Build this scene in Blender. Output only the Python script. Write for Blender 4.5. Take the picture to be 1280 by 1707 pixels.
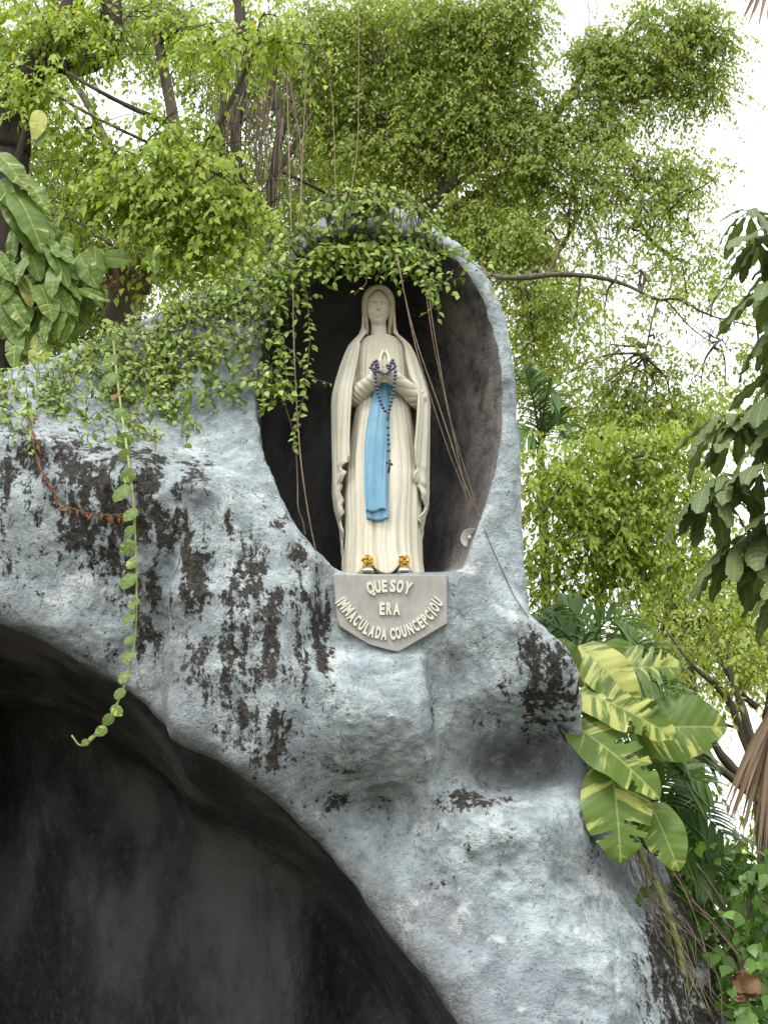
import bpy, math, random
import numpy as np
from mathutils import Vector, Matrix
from mathutils.bvhtree import BVHTree

for o in list(bpy.data.objects):
    bpy.data.objects.remove(o, do_unlink=True)
SC = bpy.context.scene
COL = SC.collection
R = math.radians

# ------------------------------------------------------------------ camera
PITCH = R(18.0)
CAMZ = 1.6
FPX = 2479.0                      # focal length in photograph pixels (1280 x 1707)
cam_d = bpy.data.cameras.new('camera')
cam = bpy.data.objects.new('camera', cam_d)
COL.objects.link(cam)
cam.location = (0, 0, CAMZ)
cam.rotation_euler = (R(90) + PITCH, 0, 0)
cam_d.sensor_fit = 'VERTICAL'
cam_d.sensor_height = 24.0
cam_d.lens = 24.0 * FPX / 1707.0
cam_d.clip_start = 0.05
cam_d.clip_end = 2000
SC.camera = cam

# ------------------------------------------------------------------ sky, sun, exposure
SUN_EL, SUN_AZ = 62.0, -42.0      # degrees; azimuth from straight behind the camera, minus = to the left
w = bpy.data.worlds.new('World')
SC.world = w
w.use_nodes = True
nt = w.node_tree
bg = nt.nodes['Background']
sky = nt.nodes.new('ShaderNodeTexSky')
sky.sky_type = 'NISHITA'
sky.sun_disc = False
sky.sun_elevation = R(SUN_EL)
sky.sun_rotation = R(180 + SUN_AZ)
sky.dust_density = 4.0
hs = nt.nodes.new('ShaderNodeHueSaturation')
hs.inputs['Saturation'].default_value = 0.12
mx = nt.nodes.new('ShaderNodeMix'); mx.data_type = 'RGBA'
mx.inputs[0].default_value = 0.72          # an overcast dome: mostly even white cloud
mx.inputs[7].default_value = (9.6, 9.8, 10.1, 1)
nt.links.new(sky.outputs[0], hs.inputs['Color'])
nt.links.new(hs.outputs[0], mx.inputs[6])
nt.links.new(mx.outputs[2], bg.inputs['Color'])
bg.inputs['Strength'].default_value = 0.14
sd = bpy.data.lights.new('sun', 'SUN')
so = bpy.data.objects.new('sun', sd)
COL.objects.link(so)
sd.energy = 1.5
sd.angle = R(14)
sd.color = (1.0, 0.96, 0.9)
sdir = Vector((math.cos(R(SUN_EL)) * math.sin(R(SUN_AZ)), -math.cos(R(SUN_EL)) * math.cos(R(SUN_AZ)), math.sin(R(SUN_EL))))
so.rotation_euler = sdir.to_track_quat('Z', 'Y').to_euler()
so.location = (-4, -4, 12)
vs = SC.view_settings
vs.view_transform = 'Standard'
vs.look = 'None'
vs.gamma = 1.0
vs.use_curve_mapping = False
vs.exposure = 1.0
SC.cycles.max_bounces = 8
SC.cycles.transparent_max_bounces = 6

# ------------------------------------------------------------------ helpers
CT, ST = math.cos(PITCH), math.sin(PITCH)
def ray(px, py):
    u = (px - 640.0) / FPX
    v = (853.5 - py) / FPX
    return np.array([u, CT - v * ST, ST + v * CT])
def P(px, py, Y):
    """the point at world depth Y that the photograph shows at pixel px, py"""
    d = ray(px, py)
    t = Y / d[1]
    return np.array([d[0] * t, Y, CAMZ + d[2] * t])
def PP(pts, Y=None):
    return np.array([P(p[0], p[1], p[2] if Y is None else Y) for p in pts])
def PXM(Y, py=853.5):
    """metres in one pixel at depth Y"""
    d = ray(640, py)
    return (Y / d[1]) / FPX
def proj(v):
    """world points (n,3) to photograph pixels"""
    dz = v[:, 2] - CAMZ
    d = v[:, 1] * CT + dz * ST
    return np.stack([640 + FPX * v[:, 0] / d, 853.5 - FPX * (-v[:, 1] * ST + dz * CT) / d], 1)

def _h(ix, iy, iz, seed):
    n = (ix * 374761393 + iy * 668265263 + iz * 2147483647 + seed * 974634777) & 0xFFFFFFFF
    n = ((n ^ (n >> 13)) * 1274126177) & 0xFFFFFFFF
    n = ((n ^ (n >> 16)) * 2246822519) & 0xFFFFFFFF
    return ((n ^ (n >> 15)) & 0xFFFFFF).astype(np.float64) / 0xFFFFFF
def vnoise(p, seed=0):
    """value noise in -1..1 on points (...,3)"""
    i = np.floor(p).astype(np.int64)
    f = p - i
    u = f * f * f * (f * (f * 6 - 15) + 10)
    out = 0
    for dx in (0, 1):
        wx = u[..., 0] if dx else 1 - u[..., 0]
        for dy in (0, 1):
            wy = u[..., 1] if dy else 1 - u[..., 1]
            for dz in (0, 1):
                wz = u[..., 2] if dz else 1 - u[..., 2]
                out = out + wx * wy * wz * _h(i[..., 0] + dx, i[..., 1] + dy, i[..., 2] + dz, seed)
    return out * 2 - 1
def fbm(p, octaves=4, seed=0, gain=0.5):
    a, s, out = 1.0, 1.0, 0
    for k in range(octaves):
        out = out + a * vnoise(p * s + 17.3 * k, seed + k)
        a *= gain; s *= 2.03
    return out
def smax(a, b, k):
    h = np.clip(0.5 + 0.5 * (a - b) / k, 0, 1)
    return b + (a - b) * h + k * h * (1 - h)
def smin(a, b, k):
    return -smax(-a, -b, k)

def obj(name, data, parent=None, mat=None, loc=None):
    o = bpy.data.objects.new(name, data)
    COL.objects.link(o)
    if mat is not None and data is not None:
        if len(data.materials) == 0:
            data.materials.append(mat)
    if parent is not None:
        o.parent = parent
    if loc is not None:
        o.location = loc
    return o
def tag(o, label, cat, group=None, kind=None):
    if label: o['label'] = label
    if cat: o['category'] = cat
    if group: o['group'] = group
    if kind: o['kind'] = kind
    return o
def thing(name, label, cat, loc=(0, 0, 0), group=None):
    o = bpy.data.objects.new(name, None)
    COL.objects.link(o)
    o.empty_display_size = 0.1
    o.location = [float(c) for c in loc]
    return tag(o, label, cat, group)
def mesh_np(name, verts, faces, smooth=True, attrs=None):
    """faces: (n,3) or (n,4) array, or a list of such arrays"""
    me = bpy.data.meshes.new(name)
    verts = np.ascontiguousarray(verts, np.float32)
    fl = faces if isinstance(faces, list) else [faces]
    fl = [np.asarray(f, np.int32) for f in fl if len(f)]
    nl = sum(f.size for f in fl); nf = sum(len(f) for f in fl)
    me.vertices.add(len(verts)); me.vertices.foreach_set('co', verts.ravel())
    me.loops.add(nl); me.loops.foreach_set('vertex_index', np.concatenate([f.ravel() for f in fl]))
    me.polygons.add(nf)
    tot = np.concatenate([np.full(len(f), f.shape[1], np.int32) for f in fl])
    st = np.concatenate([[0], np.cumsum(tot)[:-1]]).astype(np.int32)
    me.polygons.foreach_set('loop_start', st)
    me.polygons.foreach_set('loop_total', tot)
    if smooth:
        me.polygons.foreach_set('use_smooth', np.ones(nf, bool))
    me.update(calc_edges=True)
    me.validate()
    for k, v in (attrs or {}).items():
        a = me.attributes.new(k, 'FLOAT', 'POINT')
        a.data.foreach_set('value', np.ascontiguousarray(v, np.float32))
    return me
def grid_faces(nu, nv, wrap_u=False):
    """quads over verts laid out [v][u]"""
    u = np.arange(nu if wrap_u else nu - 1)
    v = np.arange(nv - 1)
    U, V = np.meshgrid(u, v)
    U = U.ravel(); V = V.ravel()
    U2 = (U + 1) % nu
    return np.stack([V * nu + U, V * nu + U2, (V + 1) * nu + U2, (V + 1) * nu + U], 1)
def merge(parts):
    """[(verts, faces)] -> one; faces of equal width"""
    vs_, fs_, n = [], [], 0
    for v, f in parts:
        vs_.append(v); fs_.append(np.asarray(f) + n); n += len(v)
    return np.concatenate(vs_), np.concatenate(fs_)
def spline(pts, n):
    """Catmull-Rom through pts (m,k), n samples"""
    pts = np.asarray(pts, float)
    if len(pts) < 3:
        t = np.linspace(0, 1, n)[:, None]
        return pts[0] * (1 - t) + pts[-1] * t
    q = np.vstack([2 * pts[0] - pts[1], pts, 2 * pts[-1] - pts[-2]])
    t = np.linspace(0, len(pts) - 1 - 1e-9, n)
    i = t.astype(int); f = (t - i)[:, None]
    a, b, c, d = q[i], q[i + 1], q[i + 2], q[i + 3]
    return 0.5 * ((2 * b) + (-a + c) * f + (2 * a - 5 * b + 4 * c - d) * f ** 2 + (-a + 3 * b - 3 * c + d) * f ** 3)
def tube(path, rad, sides=8, wob=0.0, seed=0, caps=True):
    """tapered tube along path (n,3) with radius (n,) -> verts, quads"""
    path = np.asarray(path, float); n = len(path)
    rad = np.broadcast_to(np.asarray(rad, float), (n,))
    T = np.gradient(path, axis=0)
    T /= np.linalg.norm(T, axis=1)[:, None] + 1e-12
    up = np.array([0.31, 0.2, 0.93]) if abs(T[:, 2]).mean() < 0.85 else np.array([0.9, 0.4, 0.05])
    A = np.cross(T, up); A /= np.linalg.norm(A, axis=1)[:, None] + 1e-12
    B = np.cross(T, A)
    th = np.linspace(0, 2 * np.pi, sides, endpoint=False)
    rr = rad[:, None] * np.ones(sides)
    V = path[:, None] + rr[..., None] * (np.cos(th)[None, :, None] * A[:, None] + np.sin(th)[None, :, None] * B[:, None])
    if wob:
        nn = fbm(V * (0.35 / max(rad.max(), 1e-3)) + seed * 7.7, 3, seed)
        V = path[:, None] + (V - path[:, None]) * (1 + wob * nn)[..., None]
    F = grid_faces(sides, n, True)
    V = V.reshape(-1, 3)
    if caps:
        V = np.vstack([V, path[:1], path[-1:]])
        c0, c1 = len(V) - 2, len(V) - 1
        k = np.arange(sides); k2 = (k + 1) % sides
        F = np.vstack([F, np.stack([k2, k, np.full(sides, c0), np.full(sides, c0)], 1), np.stack([(n - 1) * sides + k, (n - 1) * sides + k2, np.full(sides, c1), np.full(sides, c1)], 1)])
    return V, F
def fixq(F):
    """split quads that repeat a corner into triangles"""
    F = np.asarray(F)
    deg = F[:, 2] == F[:, 3]
    return [F[~deg], F[deg][:, :3]]
def branch_obj(name, pxpts, parent, mat, n=24, sides=10, wob=0.12, seed=0):
    """pxpts: (px, py, Y, radius in pixels); mesh relative to the parent's origin"""
    pts = np.array([list(P(a, b, c)) + [r * PXM(c, b)] for a, b, c, r in pxpts])
    s = spline(pts, n)
    V, F = tube(s[:, :3], np.maximum(s[:, 3], 0.002), sides, wob, seed)
    off = np.array(parent.location) if parent is not None else 0
    return obj(name, mesh_np(name, V - off, fixq(F)), parent, mat)
def surface_nets(F, org, h):
    """F<0 inside; returns verts, quads (outward)"""
    nx, ny, nz = F.shape
    S = F < 0
    c = [(a, b, d) for a in (0, 1) for b in (0, 1) for d in (0, 1)]
    sl = lambda a, b, d: (slice(a, nx - 1 + a), slice(b, ny - 1 + b), slice(d, nz - 1 + d))
    cnt = np.zeros((nx - 1, ny - 1, nz - 1), np.int8)
    for k in c:
        cnt += S[sl(*k)]
    act = (cnt > 0) & (cnt < 8)
    I = np.argwhere(act)
    idx = np.full(act.shape, -1, np.int64)
    idx[act] = np.arange(len(I))
    acc = np.zeros((len(I), 3)); num = np.zeros(len(I))
    val = {k: F[I[:, 0] + k[0], I[:, 1] + k[1], I[:, 2] + k[2]].astype(float) for k in c}
    for k in c:
        for ax in range(3):
            if k[ax] == 0:
                k2 = tuple(1 if q == ax else k[q] for q in range(3))
                a, b = val[k], val[k2]
                m = (a < 0) != (b < 0)
                t = np.where(m, a / np.where(m, a - b, 1), 0)
                p = np.array(k, float)[None].repeat(len(I), 0)
                p[:, ax] += t
                acc += p * m[:, None]; num += m
    V = (I + acc / num[:, None]) * h + np.array(org)
    Q = []
    for ax in range(3):
        b, d = (ax + 1) % 3, (ax + 2) % 3
        s1 = [slice(None)] * 3; s2 = [slice(None)] * 3
        s1[ax] = slice(0, -1); s2[ax] = slice(1, None)
        ch = S[tuple(s1)] != S[tuple(s2)]
        E = np.argwhere(ch)
        n = F.shape
        ok = (E[:, b] > 0) & (E[:, b] < n[b] - 1) & (E[:, d] > 0) & (E[:, d] < n[d] - 1)
        E = E[ok]
        ins = S[E[:, 0], E[:, 1], E[:, 2]]
        q = []
        for ob, od in ((-1, -1), (0, -1), (0, 0), (-1, 0)):
            e = E.copy(); e[:, b] += ob; e[:, d] += od
            q.append(idx[e[:, 0], e[:, 1], e[:, 2]])
        q = np.stack(q, 1)
        q[~ins] = q[~ins][:, ::-1]
        Q.append(q)
    return V, np.concatenate(Q)
def polydist(X, Z, poly):
    """signed distance (negative inside) of arrays X,Z to polygon (n,2)"""
    d2 = np.full(X.shape, 1e9); ins = np.zeros(X.shape, bool)
    n = len(poly)
    for i in range(n):
        ax, az = poly[i]; bx, bz = poly[(i + 1) % n]
        ex, ez = bx - ax, bz - az
        t = np.clip(((X - ax) * ex + (Z - az) * ez) / (ex * ex + ez * ez + 1e-12), 0, 1)
        d2 = np.minimum(d2, (X - ax - t * ex) ** 2 + (Z - az - t * ez) ** 2)
        cond = (az > Z) != (bz > Z)
        xi = ax + (Z - az) * ex / (ez if abs(ez) > 1e-12 else 1e-12)
        ins ^= cond & (X < xi)
    return np.sqrt(d2) * np.where(ins, -1, 1)

# ------------------------------------------------------------------ material helpers
class NT:
    def __init__(s, name):
        s.m = bpy.data.materials.new(name); s.m.use_nodes = True
        s.t = s.m.node_tree; s.t.nodes.clear()
        s.out = s.t.nodes.new('ShaderNodeOutputMaterial')
    def n(s, typ, **kw):
        nd = s.t.nodes.new('ShaderNode' + typ)
        for k, v in kw.items():
            setattr(nd, k, v)
        return nd
    def l(s, a, b):
        s.t.links.new(a, b)
    def setin(s, sock, v):
        if hasattr(v, 'is_linked') or hasattr(v, 'links'):
            s.l(v, sock)
        else:
            sock.default_value = v
    def math(s, op, a, b=0.0, clamp=False):
        nd = s.n('Math', operation=op); nd.use_clamp = clamp
        s.setin(nd.inputs[0], a); s.setin(nd.inputs[1], b)
        return nd.outputs[0]
    def mix(s, f, a, b, blend='MIX'):
        nd = s.n('Mix', data_type='RGBA', blend_type=blend)
        s.setin(nd.inputs[0], f)
        for i, v in ((6, a), (7, b)):
            s.setin(nd.inputs[i], (*v, 1) if isinstance(v, tuple) and len(v) == 3 else v)
        return nd.outputs[2]
    def ramp(s, f, lo, hi):
        nd = s.n('MapRange', interpolation_type='SMOOTHSTEP')
        s.setin(nd.inputs[0], f); nd.inputs[1].default_value = lo; nd.inputs[2].default_value = hi
        return nd.outputs[0]
    def coord(s, scale=(1, 1, 1), kind='Object'):
        tc = s.n('TexCoord'); mp = s.n('Mapping')
        mp.inputs['Scale'].default_value = scale
        s.l(tc.outputs[kind], mp.inputs[0])
        return mp.outputs[0]
    def noise(s, vec, scale, detail=4, rough=0.55, dist=0.0):
        nd = s.n('TexNoise'); s.l(vec, nd.inputs['Vector'])
        nd.inputs['Scale'].default_value = scale; nd.inputs['Detail'].default_value = detail
        nd.inputs['Roughness'].default_value = rough; nd.inputs['Distortion'].default_value = dist
        return nd.outputs[0]
    def attr(s, name):
        nd = s.n('Attribute'); nd.attribute_name = name
        return nd.outputs['Fac']
    def bump(s, h, strength=0.5, dist=0.01, normal=None):
        nd = s.n('Bump'); s.l(h, nd.inputs['Height'])
        nd.inputs['Strength'].default_value = strength; nd.inputs['Distance'].default_value = dist
        if normal is not None: s.l(normal, nd.inputs['Normal'])
        return nd.outputs[0]
    def bsdf(s, color, rough=0.7, normal=None, spec=0.3, metal=0.0):
        b = s.n('BsdfPrincipled')
        s.setin(b.inputs['Base Color'], (*color, 1) if isinstance(color, tuple) and len(color) == 3 else color)
        s.setin(b.inputs['Roughness'], rough)
        b.inputs['Specular IOR Level'].default_value = spec
        b.inputs['Metallic'].default_value = metal
        if normal is not None: s.l(normal, b.inputs['Normal'])
        s.l(b.outputs[0], s.out.inputs[0])
        return b

def mat_simple(name, c1, c2, scale=8, rough=0.7, bump=0.0, bdist=0.01, spec=0.3, metal=0.0, stretch=(1, 1, 1)):
    t = NT(name)
    co = t.coord(stretch)
    n1 = t.noise(co, scale, 6)
    c = t.mix(t.ramp(n1, 0.3, 0.7), c1, c2)
    nm = t.bump(t.noise(co, scale * 3, 6), bump, bdist) if bump else None
    t.bsdf(c, rough, nm, spec, metal)
    return t.m
# ------------------------------------------------------------------ the ground
def mat_ground():
    t = NT('ground_soil')
    co = t.coord()
    a = t.noise(co, 0.6, 8); b = t.noise(co, 9, 6)
    c = t.mix(t.ramp(a, 0.42, 0.6), (0.10, 0.085, 0.06), (0.06, 0.085, 0.03))
    c = t.mix(t.math('MULTIPLY', b, 0.5), c, (0.15, 0.13, 0.10))
    t.bsdf(c, 0.95, t.bump(b, 0.6, 0.03), 0.1)
    return t.m
gn = 41
gx = np.sign(np.linspace(-1, 1, gn)) * np.abs(np.linspace(-1, 1, gn)) ** 3 * 900
GX, GY = np.meshgrid(gx, gx + 8)
ground = obj('ground', mesh_np('ground', np.stack([GX, GY, 0 * GX], -1).reshape(-1, 3), grid_faces(gn, gn)), None, mat_ground())
tag(ground, 'brown and green garden ground around the grotto', 'ground', kind='structure')

# ------------------------------------------------------------------ the grotto: one sculpted shell of painted mortar
# relief: (photo pixel, pixel, depth of the front surface in metres)
RELIEF = [
 (640,330,8.55),(560,350,8.55),(500,400,8.58),(700,360,8.6),(770,425,8.62),(830,500,8.62),(855,620,8.60),(862,760,8.56),(870,900,8.52),(840,960,8.48),
 (445,560,8.68),(435,660,8.62),(455,770,8.52),(490,860,8.45),(540,930,8.43),(650,960,8.45),(760,960,8.46),(700,1050,8.46),(600,1050,8.45),(800,1050,8.50),
 (640,1120,8.38),(660,1200,8.26),(600,1190,8.20),(690,1270,8.38),(600,1300,8.46),(640,1345,8.60),(560,1350,8.52),
 (760,1150,8.52),(770,1250,8.60),(850,1150,8.44),(850,1225,8.66),(855,1278,8.93),(800,1290,8.80),(910,1262,8.92),(780,1300,8.56),(920,1100,8.34),(950,1180,8.50),(960,1250,8.60),
 (720,1350,8.44),(820,1350,8.38),(920,1350,8.36),(760,1450,8.34),(860,1470,8.27),(960,1450,8.38),(900,1600,8.15),(1000,1580,8.24),(1060,1580,8.45),(800,1600,8.20),(720,1560,8.28),
 (1000,1700,8.12),(1100,1690,8.35),(850,1720,8.08),(1000,1950,7.95),(1200,1950,8.3),(900,2100,7.9),
 (1110,1560,8.85),(1150,1480,9.3),(1190,1640,8.95),(1160,1690,8.72),(1080,1430,9.2),(1260,1720,9.0),
 (400,1050,8.14),(330,1000,8.24),(310,1150,8.15),(300,1215,8.14),(420,1250,8.20),(500,1150,8.22),(500,1050,8.28),(470,1320,8.26),
 (240,1050,8.36),(220,1130,8.42),(130,1060,8.42),(100,930,8.34),(0,900,8.32),(20,1000,8.38),(0,800,8.30),(200,900,8.28),
 (0,735,8.42),(100,750,8.38),(200,790,8.24),(340,815,8.16),(450,890,8.30),
 (60,640,8.95),(150,670,8.80),(250,720,8.68),(380,740,8.60),(320,640,8.78),(400,640,8.70),(300,540,9.05),(400,500,9.0),(200,580,9.15),(60,600,9.3),(430,460,8.85),
 (-150,760,8.6),(-150,950,8.5),(-400,900,9.0),(-600,1200,9.2),(-800,1700,9.2),(-300,650,9.5),(660,620,8.55),(640,800,8.48),(300,1450,8.3),(500,1700,8.2),(0,1400,8.5),(200,1900,8.2),(-300,1300,8.7),
]
RC = np.array([P(*c) for c in RELIEF])
def tps_fit(xz, v, lam=0.002):
    n = len(xz)
    r = np.linalg.norm(xz[:, None] - xz[None], axis=-1)
    K = np.where(r > 0, r ** 2 * np.log(np.maximum(r, 1e-9)), 0) + lam * np.eye(n)
    A = np.zeros((n + 3, n + 3)); A[:n, :n] = K; A[:n, n] = 1; A[:n, n + 1:] = xz; A[n, :n] = 1; A[n + 1:, :n] = xz.T
    return np.linalg.solve(A, np.concatenate([v, [0, 0, 0]]))
RW = tps_fit(RC[:, [0, 2]], RC[:, 1])
def relief(X, Z):
    out = np.zeros(X.shape) + RW[-3] + RW[-2] * X + RW[-1] * Z
    for i, c in enumerate(RC):
        r2 = (X - c[0]) ** 2 + (Z - c[2]) ** 2
        out += RW[i] * 0.5 * r2 * np.log(np.maximum(r2, 1e-12))
    return out
# depth of the front at a pixel, by a few rounds of projection
def front(px, py):
    Y = 8.45
    for _ in range(8):
        p = P(px, py, Y)
        Y = float(relief(np.array([p[0]]), np.array([p[2]]))[0])
    return P(px, py, Y)
def outline(pts, n=0):
    q = np.array([front(*p)[[0, 2]] for p in pts])
    return q
SIL = outline([(-60,640),(20,606),(100,578),(190,540),(260,505),(330,475),(400,455),(450,432),(485,400),(520,362),(565,334),(620,322),(675,338),(720,372),(770,405),(812,446),(835,490),(849,545),(860,620),(866,700),(870,780),(876,880),(881,960),(885,1020),(905,1042),(935,1070),(958,1110),(970,1160),(976,1220),(990,1290),(1060,1370),(1120,1430),(1160,1520),(1190,1600),(1225,1670),(1260,1710),(1330,1790)])
SIL = np.vstack([SIL, [[2.9, 0.9], [3.0, -0.4], [-4.6, -0.4], [-4.9, 1.5], [-4.6, 3.2], [-3.6, 4.6]]])
CAVE = outline([(-330,1100),(-200,1040),(-90,1015),(0,1028),(60,1050),(120,1085),(190,1130),(240,1165),(272,1200),(285,1222),(310,1236),(350,1252),(410,1297),(470,1342),(540,1412),(600,1472),(660,1552),(715,1622),(765,1707),(800,1800),(830,1900)])
CAVE = np.vstack([CAVE, [[0.85, -0.6], [-3.6, -0.6], [-3.3, 1.4]]])
NICHE = outline([(446,540),(436,600),(432,660),(438,720),(450,775),(470,825),(500,880),(530,920),(560,948),(600,957),(745,957),(772,948),(786,905),(803,858),(822,800),(836,735),(842,660),(838,600),(828,540),(808,490),(775,440),(735,408),(690,392),(640,385),(590,385),(540,398),(500,428),(466,480)])

RH = 0.034
r_org = np.array([-4.95, 7.45, -0.30])
NX, NY, NZ = int(7.9 / RH), int(4.5 / RH), int(7.3 / RH)
gxs = r_org[0] + RH * np.arange(NX); gys = r_org[1] + RH * np.arange(NY); gzs = r_org[2] + RH * np.arange(NZ)
X2, Z2 = np.meshgrid(gxs, gzs, indexing='ij')
YF = relief(X2, Z2)
YF = np.clip(YF, 7.7, 10.5)
def xline(pxs):
    """x of a drawn vertical edge as a function of z"""
    q = np.array([front(*p)[[0, 2]] for p in pxs]); q = q[np.argsort(q[:, 1])]
    return np.interp(Z2, q[:, 1], q[:, 0]), q[0, 1], q[-1, 1]
def win(z, a, b, s=0.12):
    return 1 / (1 + np.exp(-(z - a) / (s * 0.35))) / (1 + np.exp((z - b) / (s * 0.35)))
# the upright edge right of the big bulge: the bulge stands proud of the hollow beside it
xe, za, zb = xline([(716,1085),(716,1150),(724,1220),(728,1300)])
s = (X2 - xe)
YF += win(Z2, za, zb) * np.where(s < 0, -0.10 * np.exp(s / 0.35), 0.06 * np.exp(-s / 0.3)) * np.tanh(np.abs(s) / 0.02)
# the upright edge of the left block
xe, za, zb = xline([(310,910),(288,980),(278,1080),(272,1160),(274,1225)])
s = (X2 - xe)
YF += win(Z2, za, zb) * np.where(s > 0, -0.07 * np.exp(-s / 0.35), 0.10 * np.exp(s / 0.25)) * np.tanh(np.abs(s) / 0.02)
# crease that runs under the bulge and the rounded ridge over the shoulder
_q = np.stack([X2, Z2, 0 * X2], -1)
YF += -0.10 * ((1 - np.abs(vnoise(_q * 1.15 + 4.2, 51))) ** 2 - 0.5) * win(Z2, 1.0, 5.2, 0.5) - 0.045 * ((1 - np.abs(vnoise(_q * 2.6, 52))) ** 2 - 0.5)
YF += 0.02 * fbm(np.stack([X2 * 1.6, Z2 * 1.6, 0 * X2], -1), 3, 5) + 0.012 * fbm(np.stack([X2 * 6, Z2 * 6, 0 * X2], -1), 3, 9)
# crisp ridges (minus) and creases (plus) that the mortar was worked into
def along(pxs):
    q = np.array([front(*p)[[0, 2]] for p in pxs])
    d2 = np.full(X2.shape, 1e9)
    for (ax, az), (bx, bz) in zip(q[:-1], q[1:]):
        ex, ez = bx - ax, bz - az
        t = np.clip(((X2 - ax) * ex + (Z2 - az) * ez) / (ex * ex + ez * ez), 0, 1)
        d2 = np.minimum(d2, (X2 - ax - t * ex) ** 2 + (Z2 - az - t * ez) ** 2)
    return np.sqrt(d2 + 0.012 ** 2)
for pxs, amp, wd_ in (([(-60,735),(60,738),(150,768),(250,785),(340,812),(400,850),(450,890),(545,952)], -0.085, 0.16), ([(335,812),(315,900),(300,960)], -0.05, 0.14), ([(430,700),(455,800),(500,885),(548,948)], -0.03, 0.10),
      ([(540,1345),(600,1352),(650,1345),(720,1300),(780,1318),(850,1312)], 0.07, 0.12), ([(715,1090),(722,1200),(728,1300)], 0.03, 0.06), ([(640,1105),(660,1190),(640,1270)], -0.04, 0.14), ([(880,1050),(900,1110),(940,1200)], -0.06, 0.12), ([(700,1400),(800,1380),(930,1340)], -0.04, 0.15),
      ([(800,1560),(860,1500),(960,1480),(1020,1520)], 0.05, 0.14), ([(760,1620),(850,1560),(980,1560),(1060,1600)], -0.04, 0.16), ([(400,1000),(380,1100),(400,1200)], -0.04, 0.14), ([(120,900),(140,1000),(170,1090)], -0.035, 0.14), ([(40,760),(60,860),(40,960)], 0.03, 0.10), ([(200,700),(300,690),(400,660)], 0.05, 0.14)):
    YF = YF + amp * np.exp(-along(pxs) / wd_)
# flat seat for the plaque
_p = P(650, 1015, 8.45)
_m = np.exp(-(np.clip(np.abs(X2 - _p[0]) - 0.36, 0, 9) / 0.06) ** 2 - (np.clip(np.abs(Z2 - _p[2]) - 0.20, 0, 9) / 0.06) ** 2)
YF = YF * (1 - _m) + (8.425 + 0.012 * vnoise(_q * 5, 53)) * _m
gy_, gz_ = np.gradient(YF, RH)
slope = np.sqrt(1 + np.minimum(gy_ ** 2 + gz_ ** 2, 6))
dS, dC, dN = polydist(X2, Z2, SIL), polydist(X2, Z2, CAVE), polydist(X2, Z2, NICHE)
Y3 = gys[None, :, None].astype(np.float32)
YF = YF.astype(np.float32); dS = dS.astype(np.float32); dC = dC.astype(np.float32); dN = dN.astype(np.float32); slope = slope.astype(np.float32)
YF3 = YF[:, None, :]
zz = Z2[:, None, :].astype(np.float32); xx = X2[:, None, :].astype(np.float32)
d_front = (YF3 - Y3) / slope[:, None, :]
yback = np.where(Z2 > 4.6, 10.1 + 0.0 * Z2, 10.1 + np.clip(4.6 - Z2, 0, 1.0) * 1.5)[:, None, :].astype(np.float32)
body = smax(d_front, dS[:, None, :] + 0.05 * np.clip(Y3 - 8.8, 0, 3), 0.10)
body = smax(body, Y3 - yback, 0.25)
def up3(A, shape):
    """trilinear enlargement of a coarse grid"""
    for ax in range(3):
        t = np.linspace(0, A.shape[ax] - 1.001, shape[ax]); i = t.astype(int); f = (t - i).reshape([-1 if k == ax else 1 for k in range(3)])
        A = np.take(A, i, ax) * (1 - f) + np.take(A, i + 1, ax) * f
    return A
_c = [np.linspace(g[0], g[-1], max(8, len(g) // 5)) for g in (gxs, gys, gzs)]
nz3 = up3(fbm(np.stack(np.meshgrid(_c[0] * 1.1, _c[1] * 1.1, _c[2] * 0.55, indexing='ij'), -1), 2, 31), (NX, NY, NZ)).astype(np.float32)
# cave: widens a little behind the lip, closes at the back wall
cave = smax(dC[:, None, :] - 0.05 * np.clip((Y3 - YF3 - 0.1) / 0.4, 0, 1) + 0.16 * np.clip(Y3 - YF3 - 0.5, 0, 5) + 0.05 * nz3, Y3 - (10.5 + 0.14 * nz3 + 0.34 * np.abs(np.sin(2.15 * xx + 0.5 * nz3 + 0.25 * zz + 1.1)) ** 0.8), 0.3)
# niche: a rounded recess, deep on the left, its right wall sloping out to the rim
xc = X2 - 0.0
nb = 9.80 - 1.05 * np.clip((X2 - 0.02) / 0.72, 0, 1) ** 1.1
floor_z = P(640, 958, 8.55)[2]
dz_n = np.clip((Z2 - floor_z - 1.35) / 0.75, 0, 1)
nb = (nb - 0.45 * dz_n ** 2)[:, None, :] + 0.07 * nz3
niche = smax(dN[:, None, :] + 0.30 * np.clip(Y3 - YF3, 0, 3) * np.clip((xx + 0.2) / 0.6, 0, 1) - 0.06 * np.clip((Y3 - YF3) / 0.2, 0, 1) * np.clip(-xx / 0.5, 0, 1), Y3 - nb, 0.30)
niche = smax(niche, (floor_z - 0.02 - zz) + 0 * Y3, 0.04)
sdf = smax(body, -cave, 0.11)
sdf = smax(sdf, -niche, 0.035)
sdf = sdf.astype(np.float32)
Vr, Qr = surface_nets(sdf, r_org, RH)
me = mesh_np('grotto', Vr, Qr)
tmp = obj('grotto_build', me)
ms = tmp.modifiers.new('m', 'SMOOTH'); ms.factor = 0.5; ms.iterations = 3
md = tmp.modifiers.new('s', 'SUBSURF'); md.levels = 1; md.subdivision_type = 'CATMULL_CLARK'
dg = bpy.context.evaluated_depsgraph_get()
me2 = bpy.data.meshes.new_from_object(tmp.evaluated_get(dg))
bpy.data.objects.remove(tmp, do_unlink=True)
nv = len(me2.vertices)
co = np.zeros(nv * 3, np.float32); me2.vertices.foreach_get('co', co); co = co.reshape(-1, 3).astype(float)
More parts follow.
